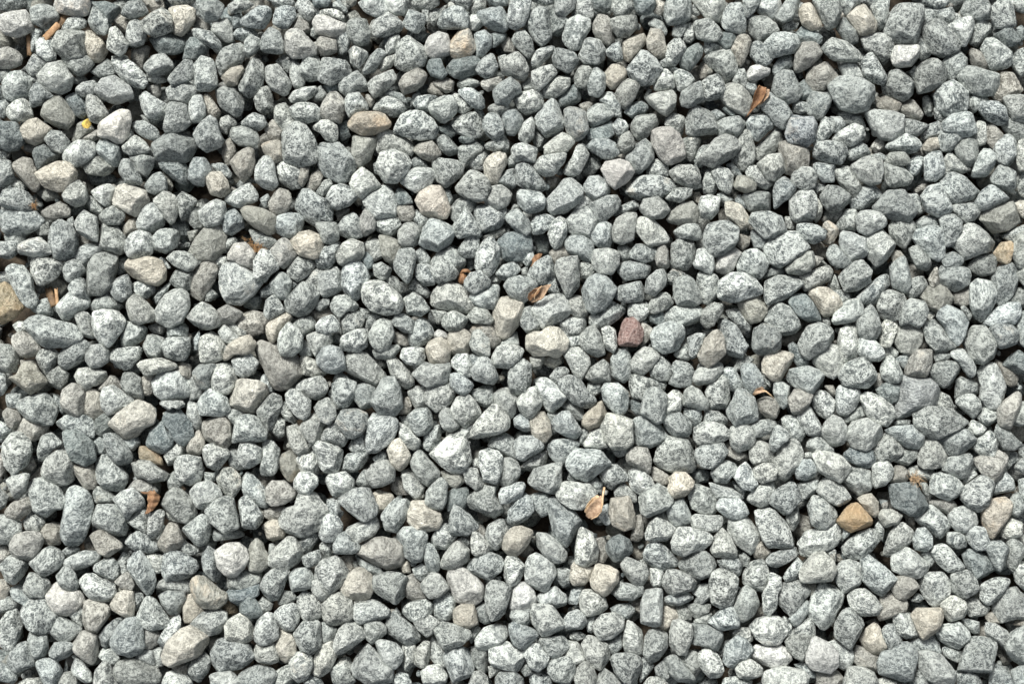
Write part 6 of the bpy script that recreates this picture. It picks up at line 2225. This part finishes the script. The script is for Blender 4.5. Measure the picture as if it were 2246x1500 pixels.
# torn brown leaf lower left: an outline sheet folded down the middle
c = (335, 1098)
out = [(304, 1079), (322, 1079), (330, 1075), (337, 1077), (339, 1072), (346, 1081), (352, 1088), (350, 1098), (345, 1108), (337, 1118), (326, 1125), (318, 1128), (323, 1115), (325, 1103), (323, 1094), (323, 1084), (312, 1084)]
def sheet(name, out, c, zf, mat, label, cat, z, step=1.0):
    o2 = np.array([((x - c[0]) / 3, -(y - c[1]) / 3) for x, y in out])
    def inside(x, y):
        s = False; n = len(o2)
        for a in range(n):
            xa, ya = o2[a]; xb, yb = o2[(a + 1) % n]
            if (ya > y) != (yb > y) and x < (xb - xa) * (y - ya) / (yb - ya) + xa: s = not s
        return s
    lo, hi = o2.min(0), o2.max(0); g = .42
    nx_, ny_ = int((hi[0] - lo[0]) / g) + 2, int((hi[1] - lo[1]) / g) + 2
    ids, P, F = {}, [], []
    def vid(i, j):
        if (i, j) not in ids:
            x, y = lo[0] + i * g, lo[1] + j * g; ids[i, j] = len(P)
            P.append((x * U, y * U, zf(x, y) * U))
        return ids[i, j]
    for j in range(ny_):
        for i in range(nx_):
            if inside(lo[0] + (i + .5) * g, lo[1] + (j + .5) * g):
                F.append((vid(i, j), vid(i + 1, j), vid(i + 1, j + 1), vid(i, j + 1)))
    o = obj_from(name, P, F, mat, at(c[0], c[1], z), None, .0003)
    s = o.modifiers.new('soft edge', 'SMOOTH'); s.iterations = 2
    o.modifiers.move(1, 0)
    return tag(o, label, cat)
sheet('dry_leaf', out, c, lambda x, y: 3.5 - abs(x - .6 - y * .25) * .75 + .5 * math.sin(y * 1.3) + .28 * math.sin(x * 3.1 + y * 2), LEAF,
      'torn brown leaf folded over, resting in a gap in the lower left', 'leaf', .005)

# papery husk with its stem
c = (1305, 1110)
e = empty('seed_husk', at(1305, 1110, .007), 'papery tan husk with a long bent stem lying between stones, lower middle', 'seed husk')
blade('bract', rel([(1288, 1133, 2), (1296, 1124, 4), (1305, 1111, 6), (1314, 1096, 6), (1318, 1086, 5)], *c), [1.4, 4.2, 4.6, 2.6, .6], 1.8, PALE, (0, 0, 0), e, wav=.1, seed=5)
blade('bract', rel([(1284, 1124, 0), (1292, 1110, 3), (1302, 1098, 4), (1312, 1086, 4)], *c), [1, 2.2, 2.6, 1.2], 1.2, STRAW, (0, 0, 0), e, wav=.14, seed=6)
P, F = tube_pts(rel([(1296, 1137, 4), (1309, 1130, 6), (1317, 1119, 7), (1320, 1104, 7), (1321, 1087, 6), (1325, 1068, 3)], *c), .45, .9); obj_from('stem', P, F, STRAW, (0, 0, 0), e)

# small brown husk deep in a gap
c = (1015, 607)
e = empty('seed_husk', at(1015, 607, -.002), 'small rounded brown husk deep in a dark gap near the centre', 'seed husk')
blade('bract', rel([(1004, 612, -2), (1010, 612, 2), (1018, 611, 3), (1024, 610, 0)], *c), [2, 3.6, 3.6, 1.8], -2.5, HUSK, (0, 0, 0), e, seed=7)
blade('bract', rel([(1010, 602, -1), (1016, 594, 2), (1026, 594, 2), (1032, 599, 0)], *c), [.8, 1.2, 1.2, .6], -.8, HUSK, (0, 0, 0), e, seed=8)

# brown scrap above the big dark stone in the middle
out = [(1172, 560), (1182, 556), (1190, 556), (1186, 566), (1178, 574), (1170, 582), (1163, 586), (1168, 576), (1166, 570)]
sheet('dry_leaf', out, (1176, 570), lambda x, y: .8 * math.sin(x * 1.1) + .1 * x, LEAF, 'small ragged orange-brown leaf scrap in a dark gap above centre', 'leaf', .000)

# splinter of wood upper left and the dark stick beneath it
def stick(name, p0, p1, w, h, mat, label, z, seed):
    r_ = np.random.default_rng(seed)
    c = ((p0[0] + p1[0]) / 2, (p0[1] + p1[1]) / 2)
    a = np.array([(p0[0] - c[0]) / 3, -(p0[1] - c[1]) / 3, 0]); b = np.array([(p1[0] - c[0]) / 3, -(p1[1] - c[1]) / 3, 1.5])
    t = (b - a) / np.linalg.norm(b - a); s = np.array([-t[1], t[0], 0]); P, F = [], []
    n, m_ = 12, 14
    prof = [(math.cos(q) * w * (1 + .18 * r_.uniform(-1, 1)), math.sin(q) * h * (1 + .18 * r_.uniform(-1, 1))) for q in np.linspace(0, 2 * math.pi, m_, endpoint=False)]
    for i in range(n):
        f = i / (n - 1)
        for j, (x, y) in enumerate(prof):
            e_ = r_.uniform(-.06, .06)
            q = a + (b - a) * f + t * (r_.uniform(-1.2, 1.2) if i in (0, n - 1) else 0)
            P.append((q + s * x * (1 + e_) + np.array([0, 0, y * (1 + e_)])) * U)
    for i in range(n - 1):
        for j in range(m_):
            F.append((i * m_ + j, i * m_ + (j + 1) % m_, (i + 1) * m_ + (j + 1) % m_, (i + 1) * m_ + j))
    F.append(tuple(range(m_ - 1, -1, -1))); F.append(tuple((n - 1) * m_ + j for j in range(m_)))
    o = obj_from(name, P, F, mat, at(c[0], c[1], z)); tag(o, label, 'wood chip'); return o
stick('wood_chip', (98, 86), (130, 55), 2.7, 1.6, WOODM, 'orange wood chip with a broken end between stones, upper left', .004, 1)
DARKW = dry_material('damp_wood', (.07, .042, .02, 1), (.19, .12, .06, 1), 300)
stick('wood_chip', (118, 66), (156, 30), 3.2, 1.8, DARKW, 'dark brown stick lying under the orange wood chip, upper left', -.004, 2)
stick('wood_chip', (123, 634), (127, 668), 1.3, 1.2, WOODM, 'thin upright orange splinter in a dark gap near the left edge', -.004, 3)
stick('wood_chip', (106, 632), (118, 672), 2.4, 1.4, DARKW, 'broad dark brown splinter beside the thin orange one near the left edge', -.007, 4)
stick('wood_chip', (62, 76), (66, 122), 1.6, 1.2, DARKW, 'dark reddish stick standing in the gap beside the top left corner stone', -.006, 5)

# tufts of fibres
def tuft(name, cx, cy, spread, n, mat, label, z, seed, bias=(0, 0)):
    r_ = np.random.default_rng(seed); P, F = [], []
    for i in range(n):
        x0, y0 = r_.normal(0, spread[0] * .35), r_.normal(0, spread[1] * .35)
        a = r_.uniform(0, 2 * math.pi); L = r_.uniform(.5, 1) * max(spread); cv = r_.uniform(-1.2, 1.2)
        pts = []; x, y, zz = x0, y0, r_.uniform(-1, 2)
        for k in range(6):
            pts.append((x, y, zz + math.sin(k / 5 * 3.14) * r_.uniform(.5, 2)))
            x += math.cos(a) * L / 6 + bias[0] * .1; y += math.sin(a) * L / 6 + bias[1] * .1; a += cv / 6
        p, f = tube_pts(pts, .13, .06, 4); o = len(P); P += p; F += [tuple(q + o for q in ff) for ff in f]
    o = obj_from(name, P, F, mat, at(cx, cy, z)); return tag(o, label, 'fibres')
tuft('fibre_tuft', 566, 545, (7, 5), 60, FIBRE, 'loose tuft of brown plant fibres caught between stones left of centre', .000, 1, (-1, -1))
tuft('fibre_tuft', 547, 530, (4, 7), 16, FIBRE, 'few thin dark fibres rising from the gap beside the brown tuft', -.002, 2)
tuft('fibre_tuft', 2006, 1050, (6, 5), 80, STRAW, 'straw-coloured tuft of dry fibres above the big faceted dark stone', .003, 3)
tuft('fibre_tuft', 75, 450, (3.5, 3), 50, FIBRE, 'small rust-coloured crumb of fibres beside a grey stone near the left edge', .003, 4)

# dry grass stalk with a ragged head
c = (1672, 858)
e = empty('grass_stalk', at(1672, 858, .002), 'short pale grass stalk with a ragged head over a dark gap, right of centre', 'grass stalk')
blade('head', rel([(1652, 866, 0), (1660, 858, 3), (1668, 854, 4), (1675, 858, 4)], *c), [.5, 2, 2, .8], 1.2, PALE, (0, 0, 0), e, wav=.2, seed=9)
P, F = tube_pts(rel([(1670, 856, 4), (1678, 858, 5), (1687, 865, 4), (1697, 873, 0)], *c), .7, .5); obj_from('stem', P, F, STRAW, (0, 0, 0), e)

# yellow lichen crust on the small olive stone
li = next(i for i, l in enumerate(labels) if 'lichen' in l)
host = [o for o in sc.objects if o.get('label') == labels[li]][0]
lm, nt, b = new_mat('yellow_lichen')
nn = node(nt, 'ShaderNodeTexNoise', inp={'Scale': 900, 'Detail': 4})
nt.links.new(node(nt, 'ShaderNodeTexCoord').outputs['Object'], nn.inputs['Vector'])
nt.links.new(mixc(nt, ramp(nt, nn.outputs[0], [(.4, 0), (.6, 1)]), (.38, .27, .07, 1), (.66, .50, .12, 1)), b.inputs['Base Color'])
b.inputs['Roughness'].default_value = .9
me = host.data; co = np.zeros(len(me.vertices) * 3, np.float32); me.vertices.foreach_get('co', co); co = co.reshape(-1, 3)
tx, ty, _ = at(193, 274, host.location.z); tx -= host.location.x; ty -= host.location.y
sel = set(int(q) for q in np.nonzero((((co[:, 0] - tx) / .0028) ** 2 + ((co[:, 1] - ty) / .0046) ** 2 + vnoise(co / .0012, 5) * .35 < 1) & (co[:, 2] > 0))[0])
fs = [tuple(p.vertices) for p in me.polygons if all(v in sel for v in p.vertices)]
us = sorted({v for f in fs for v in f}); mp = {v: i for i, v in enumerate(us)}
if fs:
    obj_from('lichen_patch', [tuple(co[v] * 1.025) for v in us], [tuple(mp[v] for v in f) for f in fs], lm, (0, 0, 0), host)
